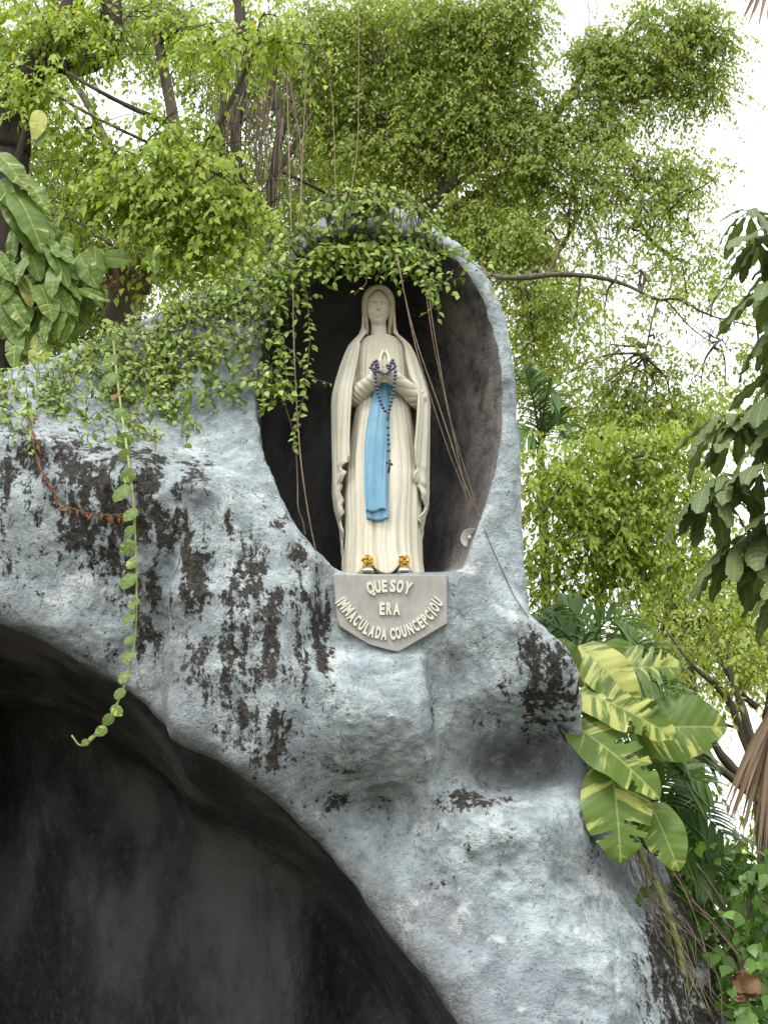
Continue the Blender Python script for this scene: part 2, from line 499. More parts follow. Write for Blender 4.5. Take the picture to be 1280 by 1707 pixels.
no = np.zeros(nv * 3, np.float32); me2.vertices.foreach_get('normal', no); no = no.reshape(-1, 3).astype(float)
def samp(A):
    """bilinear sample of an (x,z) grid at the vertices"""
    fx = np.clip((co[:, 0] - r_org[0]) / RH, 0, NX - 1.001); fz = np.clip((co[:, 2] - r_org[2]) / RH, 0, NZ - 1.001)
    i = fx.astype(int); k = fz.astype(int); a = fx - i; b = fz - k
    return A[i, k] * (1 - a) * (1 - b) + A[i + 1, k] * a * (1 - b) + A[i, k + 1] * (1 - a) * b + A[i + 1, k + 1] * a * b
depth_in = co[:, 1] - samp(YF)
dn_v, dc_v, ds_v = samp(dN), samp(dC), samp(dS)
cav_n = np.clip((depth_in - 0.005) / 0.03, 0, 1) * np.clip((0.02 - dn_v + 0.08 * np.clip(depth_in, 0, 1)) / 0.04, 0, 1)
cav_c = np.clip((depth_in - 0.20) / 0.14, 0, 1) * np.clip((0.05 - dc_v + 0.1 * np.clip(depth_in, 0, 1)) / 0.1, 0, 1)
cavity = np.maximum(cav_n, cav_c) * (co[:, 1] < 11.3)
q_ = co + 0.05 * np.stack([vnoise(co * 6, 41), vnoise(co * 6, 42), vnoise(co * 6, 43)], 1)
rdg = 1 - np.abs(vnoise(q_ * np.array([7, 7, 5.0]), 21)); rdg2 = 1 - np.abs(vnoise(q_ * 15, 22))
patch = np.clip(0.5 + 1.1 * fbm(co * 1.7, 2, 91), 0.12, 1.0)        # trowelled smooth in places, rough in others
rough_n = fbm(q_ * 3, 2, 3) * 0.010 + patch * ((rdg ** 3 - 0.35) * 0.014 + (rdg2 ** 3 - 0.35) * 0.012 + vnoise(q_ * 27, 12) * 0.006 + np.minimum(0, vnoise(q_ * 12, 77) + 0.35) * 0.020)
co += no * (rough_n * (1 - 0.45 * cavity))[:, None]
me2.vertices.foreach_set('co', co.astype(np.float32).ravel())
STAINS = [(20,790,55,90,1),(115,765,40,60,.75),(125,850,60,35,.6),(225,790,60,50,.95),(205,865,85,55,1),(265,900,30,60,.8),(330,960,35,110,.85),(100,930,30,60,.5),(248,1030,24,110,.95),
 (420,960,60,60,.9),(420,1040,70,70,1),(360,1080,60,50,.8),(470,1000,60,60,.85),(530,1050,18,110,.9),(450,1220,60,60,.9),(390,1160,60,60,.65),(540,1110,25,70,.6),(330,800,30,40,.7),
 (882,1105,24,50,1),(905,1165,65,55,.95),(850,1205,60,40,.55),(345,775,25,20,.6),(560,1285,70,30,.45),(770,1335,70,25,.6),(852,1400,16,60,.6),(856,1480,10,30,.5),(690,1380,25,25,.4),(735,1475,20,20,.5),(780,1400,12,40,.4),
 (1140,1560,60,150,1.3),(1190,1660,50,60,1.3),(995,1380,20,70,.5),(60,1000,50,40,.35),(160,960,40,60,.45),(180,1080,60,40,.45),(520,1180,50,60,.45),(440,860,60,50,.55),(500,930,40,40,.5),(0,880,30,60,.5),(310,1150,40,60,.35),(60,800,70,80,0.7),(160,810,50,70,0.8),(110,900,80,60,0.6),(290,850,50,50,0.7),(380,900,60,60,0.65),(300,1020,30,100,0.6),(360,1000,60,60,0.7),(480,1090,50,60,0.7),(420,1130,50,50,0.8),(330,1120,50,60,0.55),(500,1230,40,60,0.55),(930,1130,40,60,0.7),(30,920,40,60,0.55),(200,960,40,80,0.6),
 (300,640,60,30,.5),(420,530,30,40,.5),(720,1190,10,60,.35),(540,1340,60,25,.5),(640,1350,50,25,.45)]
pv = proj(co).astype(np.float32)
stain = np.zeros(nv)
for (a, b, rx, ry, s_) in STAINS:
    if rx:
        m = np.nonzero((np.abs(pv[:, 0] - a) < 2.6 * rx) & (np.abs(pv[:, 1] - b) < 2.6 * ry))[0]
        stain[m] = np.maximum(stain[m], s_ * np.exp(-(((pv[m, 0] - a) / rx) ** 2 + ((pv[m, 1] - b) / ry) ** 2) * 0.7))
stain *= (1 - cavity)
grime_shade = np.clip(1 - np.abs(dc_v) / 0.22, 0, 1) * 0.8 * (dc_v < 0.3)  # cave lip, hollow and undersides: dirt with shade painted in
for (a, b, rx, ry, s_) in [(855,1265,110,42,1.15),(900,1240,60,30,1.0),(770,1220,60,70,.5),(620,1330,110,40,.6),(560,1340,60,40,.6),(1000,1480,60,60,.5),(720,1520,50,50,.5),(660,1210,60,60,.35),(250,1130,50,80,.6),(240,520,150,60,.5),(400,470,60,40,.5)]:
    grime_shade = np.maximum(grime_shade, s_ * np.exp(-(((pv[:, 0] - a) / rx) ** 2 + ((pv[:, 1] - b) / ry) ** 2) * 0.7))
lit_wall = np.zeros(nv)  # right inner wall of the niche: light painted in as paler mottling
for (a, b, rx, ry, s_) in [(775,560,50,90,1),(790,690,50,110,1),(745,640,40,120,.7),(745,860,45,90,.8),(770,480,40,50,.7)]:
    lit_wall = np.maximum(lit_wall, s_ * np.exp(-(((pv[:, 0] - a) / rx) ** 2 + ((pv[:, 1] - b) / ry) ** 2) * 0.7) * (cav_n > 0.5))
for k, v in (('lit_wall', lit_wall), ('stain', stain), ('cavity', cavity), ('grime_shade', grime_shade)):
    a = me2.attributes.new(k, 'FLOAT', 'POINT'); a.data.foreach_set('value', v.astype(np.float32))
me2.polygons.foreach_set('use_smooth', np.ones(len(me2.polygons), bool))

def mat_rock():
    t = NT('painted_mortar')
    co_ = t.coord()
    cs = t.coord((1, 1, 0.6))
    big = t.noise(co_, 1.1, 4); mid = t.noise(co_, 7, 8, 0.68); fine = t.noise(co_, 42, 4, 0.65)
    chip = t.noise(cs, 11, 10, 0.78, 0.25); blot = t.noise(co_, 3.2, 6, 0.62, 0.4)
    streak = t.noise(t.coord((1, 1, 0.13)), 11, 5, 0.6, 0.3)
    light = t.mix(t.ramp(mid, 0.34, 0.66), (0.215, 0.255, 0.268), (0.405, 0.46, 0.47))
    grey = t.mix(t.ramp(mid, .3, .7), (0.172, 0.197, 0.212), (0.29, 0.33, 0.35))
    paint = t.mix(t.ramp(big, 0.44, 0.62), light, grey)
    # chalky worn patches
    paint = t.mix(t.math('MULTIPLY', t.ramp(t.noise(co_, 4.5, 7, 0.7, 0.5), 0.54, 0.64), 0.65), paint, (0.57, 0.59, 0.575))
    # thin worn paint and pits
    paint = t.mix(t.math('MULTIPLY', t.ramp(fine, 0.56, 0.68), 0.5), paint, (0.11, 0.115, 0.112))
    paint = t.mix(t.math('MULTIPLY', t.ramp(t.noise(t.coord((1.3, 1.3, 0.7)), 24, 6, 0.72), 0.61, 0.65), 0.8), paint, (0.055, 0.052, 0.044))
    gr = t.attr('grime_shade')  # dirt and painted shade in one mask
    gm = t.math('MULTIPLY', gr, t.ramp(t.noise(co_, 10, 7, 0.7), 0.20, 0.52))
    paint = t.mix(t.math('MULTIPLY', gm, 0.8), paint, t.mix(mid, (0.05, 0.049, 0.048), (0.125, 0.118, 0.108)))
    st = t.attr('stain')
    f = t.math('ADD', t.math('MULTIPLY', chip, 0.55), t.math('MULTIPLY', t.noise(co_, 30, 7, 0.78, 0.2), 0.45))
    f = t.math('ADD', f, t.math('MULTIPLY', st, 0.145))
    f = t.math('ADD', f, t.math('MULTIPLY', t.math('SUBTRACT', blot, 0.47), t.math('MULTIPLY', t.ramp(st, 0.05, 0.6), 0.36)))
    f = t.math('ADD', f, t.math('MULTIPLY', t.math('SUBTRACT', streak, 0.47), t.math('MULTIPLY', t.ramp(st, 0.05, 0.5), 0.42)))
    sm = t.ramp(f, 0.622, 0.650)
    soft = t.ramp(f, 0.53, 0.66)
    paint = t.mix(t.math('MULTIPLY', soft, 0.35), paint, (0.155, 0.152, 0.132))
    dirt = t.mix(t.ramp(t.noise(co_, 34, 5, .75), 0.36, 0.66), (0.012, 0.011, 0.009), (0.062, 0.054, 0.040))
    # hairline cracks
    ck = t.math('ABSOLUTE', t.math('SUBTRACT', t.noise(co_, 2.3, 6, 0.62, 0.6), 0.5))
    ckm = t.math('MULTIPLY', t.ramp(ck, 0.0055, 0.0015), t.ramp(t.noise(co_, 1.9, 3), 0.50, 0.60))
    paint = t.mix(t.math('MULTIPLY', ckm, 0.75), paint, (0.05, 0.048, 0.042))
    c = t.mix(sm, paint, dirt)
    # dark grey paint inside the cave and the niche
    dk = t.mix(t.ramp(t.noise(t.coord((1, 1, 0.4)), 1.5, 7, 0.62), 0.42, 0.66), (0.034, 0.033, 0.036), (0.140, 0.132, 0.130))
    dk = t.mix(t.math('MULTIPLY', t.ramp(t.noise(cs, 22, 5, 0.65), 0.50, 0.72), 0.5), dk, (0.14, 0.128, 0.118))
    dk = t.mix(t.math('MULTIPLY', t.attr('lit_wall'), t.ramp(t.noise(co_, 5, 6, 0.65), 0.30, 0.62)), dk, t.mix(mid, (0.19, 0.165, 0.143), (0.33, 0.295, 0.265)))  # paler brown stands in for light on the right wall
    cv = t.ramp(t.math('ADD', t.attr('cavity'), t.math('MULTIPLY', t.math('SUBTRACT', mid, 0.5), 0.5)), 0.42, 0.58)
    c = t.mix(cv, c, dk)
    h = t.math('ADD', t.math('MULTIPLY', fine, 0.6), mid)
    h = t.math('SUBTRACT', h, t.math('MULTIPLY', sm, 0.55))
    h = t.math('ADD', h, t.math('MULTIPLY', t.noise(co_, 120, 2, 0.6), 0.22))
    nm = t.bump(h, 0.95, 0.033)
    t.bsdf(c, 0.82, nm, 0.25)
    return t.m
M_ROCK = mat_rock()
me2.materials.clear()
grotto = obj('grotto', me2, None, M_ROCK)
tag(grotto, 'pale blue painted rock grotto with dark cave and tall statue niche', 'grotto')
tmp_ = None
_pl = np.zeros(len(me2.polygons) * 4, np.int32); me2.loops.foreach_get('vertex_index', _pl)
BVH = BVHTree.FromPolygons(co.tolist(), _pl.reshape(-1, 4).tolist())
def hit(px, py):
    d = Vector(ray(px, py)); d.normalize()
    loc, nrm, _, dist = BVH.ray_cast(Vector((0, 0, CAMZ)), d)
    return (np.array(loc), np.array(nrm)) if loc is not None else None
# ------------------------------------------------------------------ the statue
YS = 8.74
YR = 8.60                     # depth of the statue's front, where its outline was measured
S0 = P(638, 959, YR - 0.06); S0 = np.array([S0[0], YS, S0[2]])
def sx(px, py): return P(px, py, YR)[0] - S0[0]
def sz(py): return P(638, py, YR + 0.075 * min(1, max(0, (610 - py) / 70)) - 0.06 * min(1, max(0, (py - 900) / 58)))[2] - S0[2]
def ipx(tab, col):
    """table rows (py, ...) -> function of local z giving pixel column col converted by the local scale"""
    a = np.array(tab, float)
    z = np.array([sz(r[0]) for r in tab]); o = np.argsort(z)
    return z[o], a[o][:, col]
def mpp(z):
    return (YR * CT + (z + S0[2] - CAMZ) * ST) / FPX      # metres per pixel at height z

def mat_plaster():
    t = NT('cream_painted_plaster')
    co_ = t.coord()
    n = t.noise(co_, 5, 6, 0.6); f = t.noise(t.coord((1, 1, 0.25)), 22, 6, 0.6)
    c = t.mix(t.ramp(n, 0.35, 0.7), (0.54, 0.505, 0.39), (0.60, 0.57, 0.46))
    c = t.mix(t.math('MULTIPLY', t.ramp(f, 0.52, 0.75), 0.45), c, (0.42, 0.37, 0.255))
    t.bsdf(c, 0.5, t.bump(t.noise(co_, 60, 4), 0.15, 0.004), 0.35)
    return t.m
M_PLASTER = mat_plaster()
def mat_blue():
    t = NT('blue_painted_plaster')
    n = t.noise(t.coord((1, 1, 0.3)), 14, 5)
    c = t.mix(t.ramp(n, 0.35, 0.7), (0.105, 0.255, 0.365), (0.16, 0.315, 0.415))
    t.bsdf(c, 0.5, t.bump(n, 0.15, 0.005), 0.35)
    return t.m
M_BLUE = mat_blue()
M_GOLD = mat_simple('gold_paint', (0.36, 0.20, 0.025), (0.60, 0.37, 0.07), 40, 0.35, 0.2, 0.003, 0.5, 0.35)
M_BEAD = mat_simple('violet_black_beads', (0.035, 0.032, 0.07), (0.07, 0.06, 0.12), 60, 0.35, spec=0.5)
M_WIRE = mat_simple('dark_chain', (0.06, 0.05, 0.05), (0.10, 0.09, 0.08), 60, 0.5, metal=0.4)

statue = thing('statue', 'cream plaster statue of a veiled praying woman with blue sash in the niche', 'statue', S0)

# -- dress, a pleated shell of rings
DT = [  # py, centre px, half width px, half depth m (front), fold
 (552, 634, 14, 0.046, 0.2), (553.5, 634, 21, 0.058, 0.6), (557, 634, 31, 0.066, 1.0), (563, 634, 40, 0.076, 1.2), (575, 635, 47, 0.096, 1.3), (600, 636, 51, 0.128, 1.0), (625, 637, 50, 0.138, 1.0), (645, 638, 44, 0.125, 1.0), (652, 638, 43, 0.118, 1.0), (665, 638, 45, 0.128, 1.1),
 (700, 638, 51, 0.155, 1.25), (760, 638, 60, 0.178, 1.35), (820, 638, 63.5, 0.195, 1.5), (880, 639, 63.5, 0.205, 1.7), (925, 639, 65, 0.215, 1.9), (945, 640, 67, 0.222, 1.9), (956, 640, 69, 0.226, 1.8)]
dz_, dcx = ipx(DT, 1); _, dhw = ipx(DT, 2); _, dhd = ipx(DT, 3); _, dfo = ipx(DT, 4)
def dress_par(z):
    k = mpp(z)
    return (np.interp(z, dz_, dcx) - 638) * k, np.interp(z, dz_, dhw) * k, np.interp(z, dz_, dhd), np.interp(z, dz_, dfo)
def ridge(x, p=0.62):
    return np.abs(np.cos(x)) ** p
def dress_fold(th, z):
    """pleats: rounded ridges and narrow valleys, drifting a little on the way down"""
    w1 = 0.16 * np.sin(3.1 * z + 2.2 * th) + 0.10 * np.sin(7.3 * z - 1.7 * th)
    lo = np.clip((1.25 - z) / 0.5, 0, 1)
    a = ridge(8.5 * (th + 0.25 * w1) + 0.35) - 0.75
    b = ridge(14.0 * (th + 0.35 * w1) + 1.1, 0.8) - 0.65
    c = ridge(23.0 * (th + 0.3 * w1), 0.9) - 0.6
    knee = np.exp(-(((th - 0.42) / 0.26) ** 2)) * np.exp(-(((z - 0.60) / 0.22) ** 2))    # the bent leg smooths the folds
    f = (0.050 * a + 0.024 * b) * lo + (0.026 * b + 0.018 * c) * (1 - lo)
    return f * (1 - 0.75 * knee) + 0.075 * knee
nu, nvv = 420, 240
th = np.linspace(-np.pi, np.pi, nu, endpoint=False)
zz_ = np.linspace(0.003, sz(552), nvv)
TH, ZZ = np.meshgrid(th, zz_)
cx, hw, hd, fo = dress_par(ZZ)
k = 1 + fo * dress_fold(TH, ZZ)
# hem lifted over the two feet
xx_ = cx + hw * np.sin(TH) * k
yy_ = -hd * np.cos(TH) * k * np.where(np.abs(TH) < np.pi / 2, 1, 0.9)
for fx in (-24, 35):
    fxm = fx * mpp(0.05)
    g = np.exp(-((xx_ - fxm) / 0.05) ** 2) * (np.cos(TH) > 0)
    ZZ = ZZ + 0.085 * g * np.exp(-ZZ / 0.10)
hem = np.exp(-ZZ / 0.05)
ZZ = ZZ + 0.0
Vd = np.stack([xx_, yy_, ZZ], -1).reshape(-1, 3)
Fd = grid_faces(nu, nvv, True)
Vd = np.vstack([Vd, [[0, 0, 0.003]]])
kk = np.arange(nu)
dress = obj('dress', mesh_np('dress', Vd, [Fd, np.stack([(kk + 1) % nu, kk, np.full(nu, len(Vd) - 1)], 1)]), statue, M_PLASTER)
def dress_front(x, z, off=0.0):
    cx, hw, hd, fo = dress_par(z)
    s_ = np.clip((x - cx) / hw, -0.97, 0.97)
    th_ = np.arcsin(s_)
    return -hd * np.cos(th_) * (1 + fo * 0.022) - off

# -- cloak and veil: rings from the front edge on one side round the back to the other
CT_ = [ # py, centre px, half width px, left edge px, right edge px, front depth, back depth
 (473.5, 632, 3, 632, 632, 0.02, 0.02), (475.5, 632, 10, 632, 632, 0.055, 0.05), (479, 632, 15.5, 632, 632, 0.085, 0.075), (484, 632, 19, 626, 638, 0.094, 0.095), (488, 631.5, 20.8, 615, 648, 0.099, 0.105), (495, 631, 23, 609.8, 652.2, 0.080, 0.115), (510, 631, 24.5, 607.6, 654.6, 0.06, 0.125),
 (530, 631, 25.5, 607, 655.2, 0.05, 0.13), (540, 631, 26.5, 607.5, 655, 0.06, 0.135), (552, 631, 32, 612, 655, 0.09, 0.14), (562, 632, 44, 605, 664, 0.115, 0.15), (570, 632.5, 51.5, 600, 670, 0.138, 0.155), (582, 633, 58, 600, 674, 0.150, 0.165),
 (600, 633, 65.5, 597.5, 676, 0.165, 0.175), (625, 633.5, 73.5, 592, 681, 0.185, 0.185), (645, 634, 78.5, 588.5, 690.5, 0.20, 0.19), (660, 634.5, 80.5, 588, 692, 0.205, 0.195), (700, 634, 79.8, 586, 690.5, 0.205, 0.20), (745, 633.5, 79, 586, 688, 0.205, 0.205),
 (763, 633.5, 78.7, 587, 690, 0.205, 0.208), (770, 633.5, 78.5, 580, 693, 0.205, 0.21), (778, 633.5, 78.5, 571, 695, 0.205, 0.21), (788, 633.5, 78.5, 580, 687, 0.205, 0.21), (797, 633.5, 78.5, 574, 688, 0.205, 0.21), (803, 633.5, 78.5, 566, 697, 0.205, 0.21), (815, 634, 78, 565.5, 701, 0.205, 0.21),
 (826, 634.5, 77, 566, 703, 0.20, 0.21), (836, 635, 75.5, 567, 708, 0.20, 0.21), (848, 635, 72, 571, 703, 0.20, 0.21), (858, 635.5, 69.5, 567.5, 694, 0.20, 0.21), (866, 635.5, 68, 570, 697, 0.2, 0.21), (878, 636, 66.5, 574, 701, 0.2, 0.21), (890, 636, 65.5, 571.5, 700.5, 0.2, 0.21), (906, 636, 64, 572.5, 699.5, 0.2, 0.21), (925, 636.5, 63.5, 573, 700, 0.2, 0.21), (950, 637, 64, 573, 701, 0.2, 0.21)]
kz, kcx = ipx(CT_, 1)
kcol = {i: ipx(CT_, i)[1] for i in range(1, 7)}
nu, nvv = 260, 330
zc = np.interp(np.linspace(0, 1, nvv), [0, 0.08, 1], [sz(473.5), sz(482), sz(950)])
mp_ = mpp(zc)
ccx = (np.interp(zc, kz, kcol[1]) - 638) * mp_
cW = np.interp(zc, kz, kcol[2]) * mp_
eL = np.arcsin(np.clip(((np.interp(zc, kz, kcol[1]) - np.interp(zc, kz, kcol[3])) / np.interp(zc, kz, kcol[2])), 0, 0.995))
eR = np.arcsin(np.clip(((np.interp(zc, kz, kcol[4]) - np.interp(zc, kz, kcol[1])) / np.interp(zc, kz, kcol[2])), 0, 0.995))
cF = np.interp(zc, kz, kcol[5]); cB = np.interp(zc, kz, kcol[6])
u = np.linspace(0, 1, nu)[None]
PH = -eL[:, None] * (1 - u) - (2 * np.pi - eR[:, None]) * u          # from left edge, round the back
ZC = zc[:, None] + 0 * u
amp = np.interp(ZC, [0, 0.5, 1.3, 1.55, 1.62, 2.0], [0.085, 0.08, 0.065, 0.045, 0.016, 0.004])
pl = ridge(7.5 * PH + 0.5 * np.sin(2.6 * ZC + PH) + 0.3, 0.7) - 0.72 + 0.45 * (ridge(16 * PH + 0.9 * np.sin(3.3 * ZC), 0.8) - 0.65) + 0.5 * np.sin(3.0 * PH + 4.1 * ZC) * np.sin(2.2 * ZC)
edge_d = np.minimum(u * (2 * np.pi - eR - eL)[:, None], (1 - u) * (2 * np.pi - eR - eL)[:, None])
roll = np.exp(-(edge_d / 0.10) ** 2)
casc = np.clip((sz(765) - ZC) / 0.05, 0, 1) * np.exp(-(edge_d / 0.45) ** 2) * np.sin((ZC) * 58 + edge_d * 9)
kf = 1 + amp * pl + 0.02 * roll + 0.03 * casc
Xc = ccx[:, None] + cW[:, None] * np.sin(PH) * np.where(np.abs(np.sin(PH)) > 0.93, 1 + 0.4 * (kf - 1), kf)
Yc = -np.cos(PH) * np.where(np.cos(PH) > 0, cF[:, None], cB[:, None]) * kf + 0.012
Vc = np.stack([Xc, Yc, ZC + 0.004 * np.sin(PH * 5) * np.clip(1.4 - ZC, 0, 1)], -1)
Fc = grid_faces(nu, nvv)[:, ::-1]
cme = mesh_np('cloak', Vc.reshape(-1, 3), Fc)
cloak = obj('cloak', cme, statue, M_PLASTER)
md = cloak.modifiers.new('thick', 'SOLIDIFY'); md.thickness = 0.013; md.offset = -1

# -- head, hair, arms and hands: one implicit surface
class SDF:
    def __init__(s, lo, hi, h):
        s.tilt = None
        s.h = h; s.lo = np.array(lo, float)
        n = np.ceil((np.array(hi) - s.lo) / h).astype(int)
        s.ax = [s.lo[i] + h * np.arange(n[i]) for i in range(3)]
        s.F = np.full(n, 0.3, np.float32)
    def box(s, lo, hi):
        sl = tuple(slice(max(0, int((lo[i] - s.lo[i]) / s.h)), max(1, int((hi[i] - s.lo[i]) / s.h) + 2)) for i in range(3))
        g = np.meshgrid(*[s.ax[i][sl[i]] for i in range(3)], indexing='ij')
        return sl, g
    def add(s, f, lo, hi, k=0.01, sub=False):
        pad = 0.04
        sl, g = s.box([a - pad for a in lo], [a + pad for a in hi])
        if s.tilt is not None:
            pv_, an = s.tilt
            y0, z0 = g[1] - pv_[0], g[2] - pv_[1]
            g = [g[0], pv_[0] + math.cos(an) * y0 - math.sin(an) * z0, pv_[1] + math.sin(an) * y0 + math.cos(an) * z0]
        v = f(*g)
        s.F[sl] = smax(s.F[sl], -v, k) if sub else smin(s.F[sl], v, k)
    def ell(s, c, r, k=0.01, sub=False, rx=0.0):
        c = np.array(c); r = np.array(r)
        ca, sa = math.cos(rx), math.sin(rx)
        def f(x, y, z):
            x = x - c[0]; y0 = y - c[1]; z0 = z - c[2]
            y1 = ca * y0 + sa * z0; z1 = -sa * y0 + ca * z0
            q = np.sqrt((x / r[0]) ** 2 + (y1 / r[1]) ** 2 + (z1 / r[2]) ** 2)
            q2 = np.sqrt((x / r[0] ** 2) ** 2 + (y1 / r[1] ** 2) ** 2 + (z1 / r[2] ** 2) ** 2)
            return q * (q - 1) / np.maximum(q2, 1e-6)
        m = r.max(); s.add(f, c - m, c + m, k, sub)
    def cap(s, a, b, ra, rb, k=0.01, sub=False, fold=0.0):
        a = np.array(a, float); b = np.array(b, float)
        def f(x, y, z):
            ba = b - a; L = ba @ ba
            t = np.clip(((x - a[0]) * ba[0] + (y - a[1]) * ba[1] + (z - a[2]) * ba[2]) / L, 0, 1)
            d = np.sqrt((x - a[0] - t * ba[0]) ** 2 + (y - a[1] - t * ba[1]) ** 2 + (z - a[2] - t * ba[2]) ** 2)
            rr = ra + (rb - ra) * t
            if fold:
                rr = rr * (1 + fold * (np.abs(np.sin(t * 13 + 40 * (z - a[2]) + 30 * (x - a[0]) + 1.2 * np.sin(t * 5))) ** 0.7 - 0.6))
            return d - rr
        m = max(ra, rb); s.add(f, np.minimum(a, b) - m, np.maximum(a, b) + m, k, sub)
    def mesh(s, name):
        V, Q = surface_nets(s.F, s.lo, s.h)
        return mesh_np(name, V, Q)

zchin, zcrown = sz(534.5), sz(477.0)
HH = zcrown - zchin
hx = sx(630.5, 510)
fig = SDF((-0.26, -0.36, sz(700)), (0.28, 0.20, sz(470)), 0.0035)
hz = zchin + 0.56 * HH
hy = -0.005
fig.tilt = ((0.0, zchin + 0.30 * HH), R(-17))          # the head bends forward a little
fig.ell((hx, hy + 0.012, hz + 0.012), (0.076, 0.092, 0.098), 0.01)                    # cranium
fig.ell((hx, hy - 0.030, zchin + 0.36 * HH), (0.070, 0.062, 0.084), 0.03)                # face
fig.ell((hx, hy - 0.052, zchin + 0.085 * HH), (0.030, 0.030, 0.026), 0.03)               # chin
fig.tilt = None
fig.cap((hx, 0.005, zchin + 0.02), (sx(633, 560), 0.012, sz(572)), 0.047, 0.060, 0.02)     # neck
fig.tilt = ((0.0, zchin + 0.30 * HH), R(-17))
for sd_ in (-1, 1):
    fig.ell((hx + sd_ * 0.030, hy - 0.097, zchin + 0.545 * HH), (0.022, 0.026, 0.0160), 0.006, True)  # sockets
    fig.ell((hx + sd_ * 0.030, hy - 0.072, zchin + 0.535 * HH), (0.0150, 0.0140, 0.0100), 0.002)        # eyes
    fig.cap((hx + sd_ * 0.012, hy - 0.090, zchin + 0.615 * HH), (hx + sd_ * 0.046, hy - 0.074, zchin + 0.615 * HH), 0.008, 0.006, 0.006)   # brow
    fig.ell((hx + sd_ * 0.009, hy - 0.094, zchin + 0.378 * HH), (0.007, 0.008, 0.006), 0.004)        # nostril
    fig.ell((hx + sd_ * 0.040, hy - 0.060, zchin + 0.36 * HH), (0.018, 0.016, 0.022), 0.018)          # cheek
    fig.ell((hx + sd_ * 0.069, hy + 0.000, zchin + 0.45 * HH), (0.010, 0.016, 0.028), 0.006)         # ear
fig.cap((hx, hy - 0.085, zchin + 0.60 * HH), (hx, hy - 0.104, zchin + 0.40 * HH), 0.0070, 0.0095, 0.007)   # nose
fig.ell((hx, hy - 0.086, zchin + 0.250 * HH), (0.0215, 0.013, 0.0065), 0.003)             # upper lip
fig.ell((hx, hy - 0.085, zchin + 0.205 * HH), (0.017, 0.013, 0.0075), 0.003)             # lower lip
fig.ell((hx, hy - 0.101, zchin + 0.229 * HH), (0.022, 0.012, 0.0024), 0.001, True)       # parting of the lips
M_HAIR = mat_simple('tan_painted_hair', (0.40, 0.335, 0.22), (0.50, 0.44, 0.32), 40, 0.5, 0.4, 0.006, stretch=(1, 1, 0.3))
hair = SDF((-0.15, -0.15, sz(575)), (0.15, 0.16, sz(466)), 0.0035)
hair.tilt = fig.tilt
# hair: parted in the middle, swept to both sides and down behind the cheeks
for sd_ in (-1, 1):
    pth = spline([(hx + sd_ * 0.004, -0.070, zchin + 0.985 * HH), (hx + sd_ * 0.044, -0.070, zchin + 0.90 * HH), (hx + sd_ * 0.074, -0.045, zchin + 0.72 * HH), (hx + sd_ * 0.082, -0.022, zchin + 0.45 * HH), (hx + sd_ * 0.078, -0.018, zchin + 0.15 * HH), (hx + sd_ * 0.072, -0.02, zchin - 0.10 * HH), (hx + sd_ * 0.072, -0.03, zchin - 0.24 * HH)], 16)
    rad = np.interp(np.linspace(0, 1, 16), [0, 0.3, 0.6, 1], [0.014, 0.017, 0.015, 0.010])
    for i in range(15):
        hair.cap(pth[i], pth[i + 1], rad[i], rad[i + 1], 0.004)
    pth2 = pth + np.array([sd_ * 0.010, 0.018, 0.004])
    for i in range(15):
        hair.cap(pth2[i], pth2[i + 1], rad[i], rad[i + 1], 0.003)
hair_me = hair.mesh('hair')
fig.tilt = None
# shoulders under the veil, sleeves and forearms
zw = sz(637)
hxm = sx(641, 620)
for sd_, ex, ez, wx, wz in ((-1, sx(594, 655), sz(651), sx(630, 633), sz(636)), (1, sx(698, 660), sz(657), sx(655, 633), sz(637))):
    fig.cap((hx + sd_ * 0.13, 0.0, sz(580)), (ex + sd_ * 0.015, -0.02, ez), 0.058, 0.062, 0.03)
    fig.cap((ex, -0.055, ez), (wx, -0.222, wz), 0.064, 0.043, 0.02, fold=0.10)
    fig.cap((wx, -0.222, wz), (wx - sd_ * 0.014, -0.245, wz + 0.018), 0.027, 0.024, 0.008)   # wrist
    # palm and fingers, the two hands leaning together at the tips
    base = np.array([hxm + sd_ * 0.026, -0.235, sz(627)])
    tipz = sz(584)
    for f in range(4):
        yoff = -0.030 + 0.019 * f                        # little finger to the front, index towards the chest
        k0 = base + np.array([sd_ * 0.002, yoff - 0.002, 0.045])
        ln = (0.058, 0.072, 0.078, 0.070)[f]
        k1 = k0 + np.array([-sd_ * 0.004, 0.002, ln * 0.52]); k2 = k0 + np.array([-sd_ * (0.0175 + 0.001 * f), 0.005, ln * 1.0 + 0.012])
        fig.cap(base + np.array([0, yoff * 0.7, -0.03]), k0, 0.0165, 0.0128, 0.008)
        fig.cap(k0, k1, 0.0122, 0.0108, 0.003)
        fig.cap(k1, k2, 0.0108, 0.0076, 0.003)
    t0 = base + np.array([0, 0.022, -0.02]); t1 = t0 + np.array([-sd_ * 0.002, 0.028, 0.035]); t2 = t1 + np.array([-sd_ * 0.008, 0.010, 0.035])
    fig.cap(t0, t1, 0.015, 0.011, 0.006); fig.cap(t1, t2, 0.011, 0.008, 0.003)
figure = obj('figure', fig.mesh('figure'), statue, M_PLASTER)
obj('hair', hair_me, figure, M_HAIR)
figure['label'] = 'praying figure, head with parted hair, sleeved arms and folded hands'

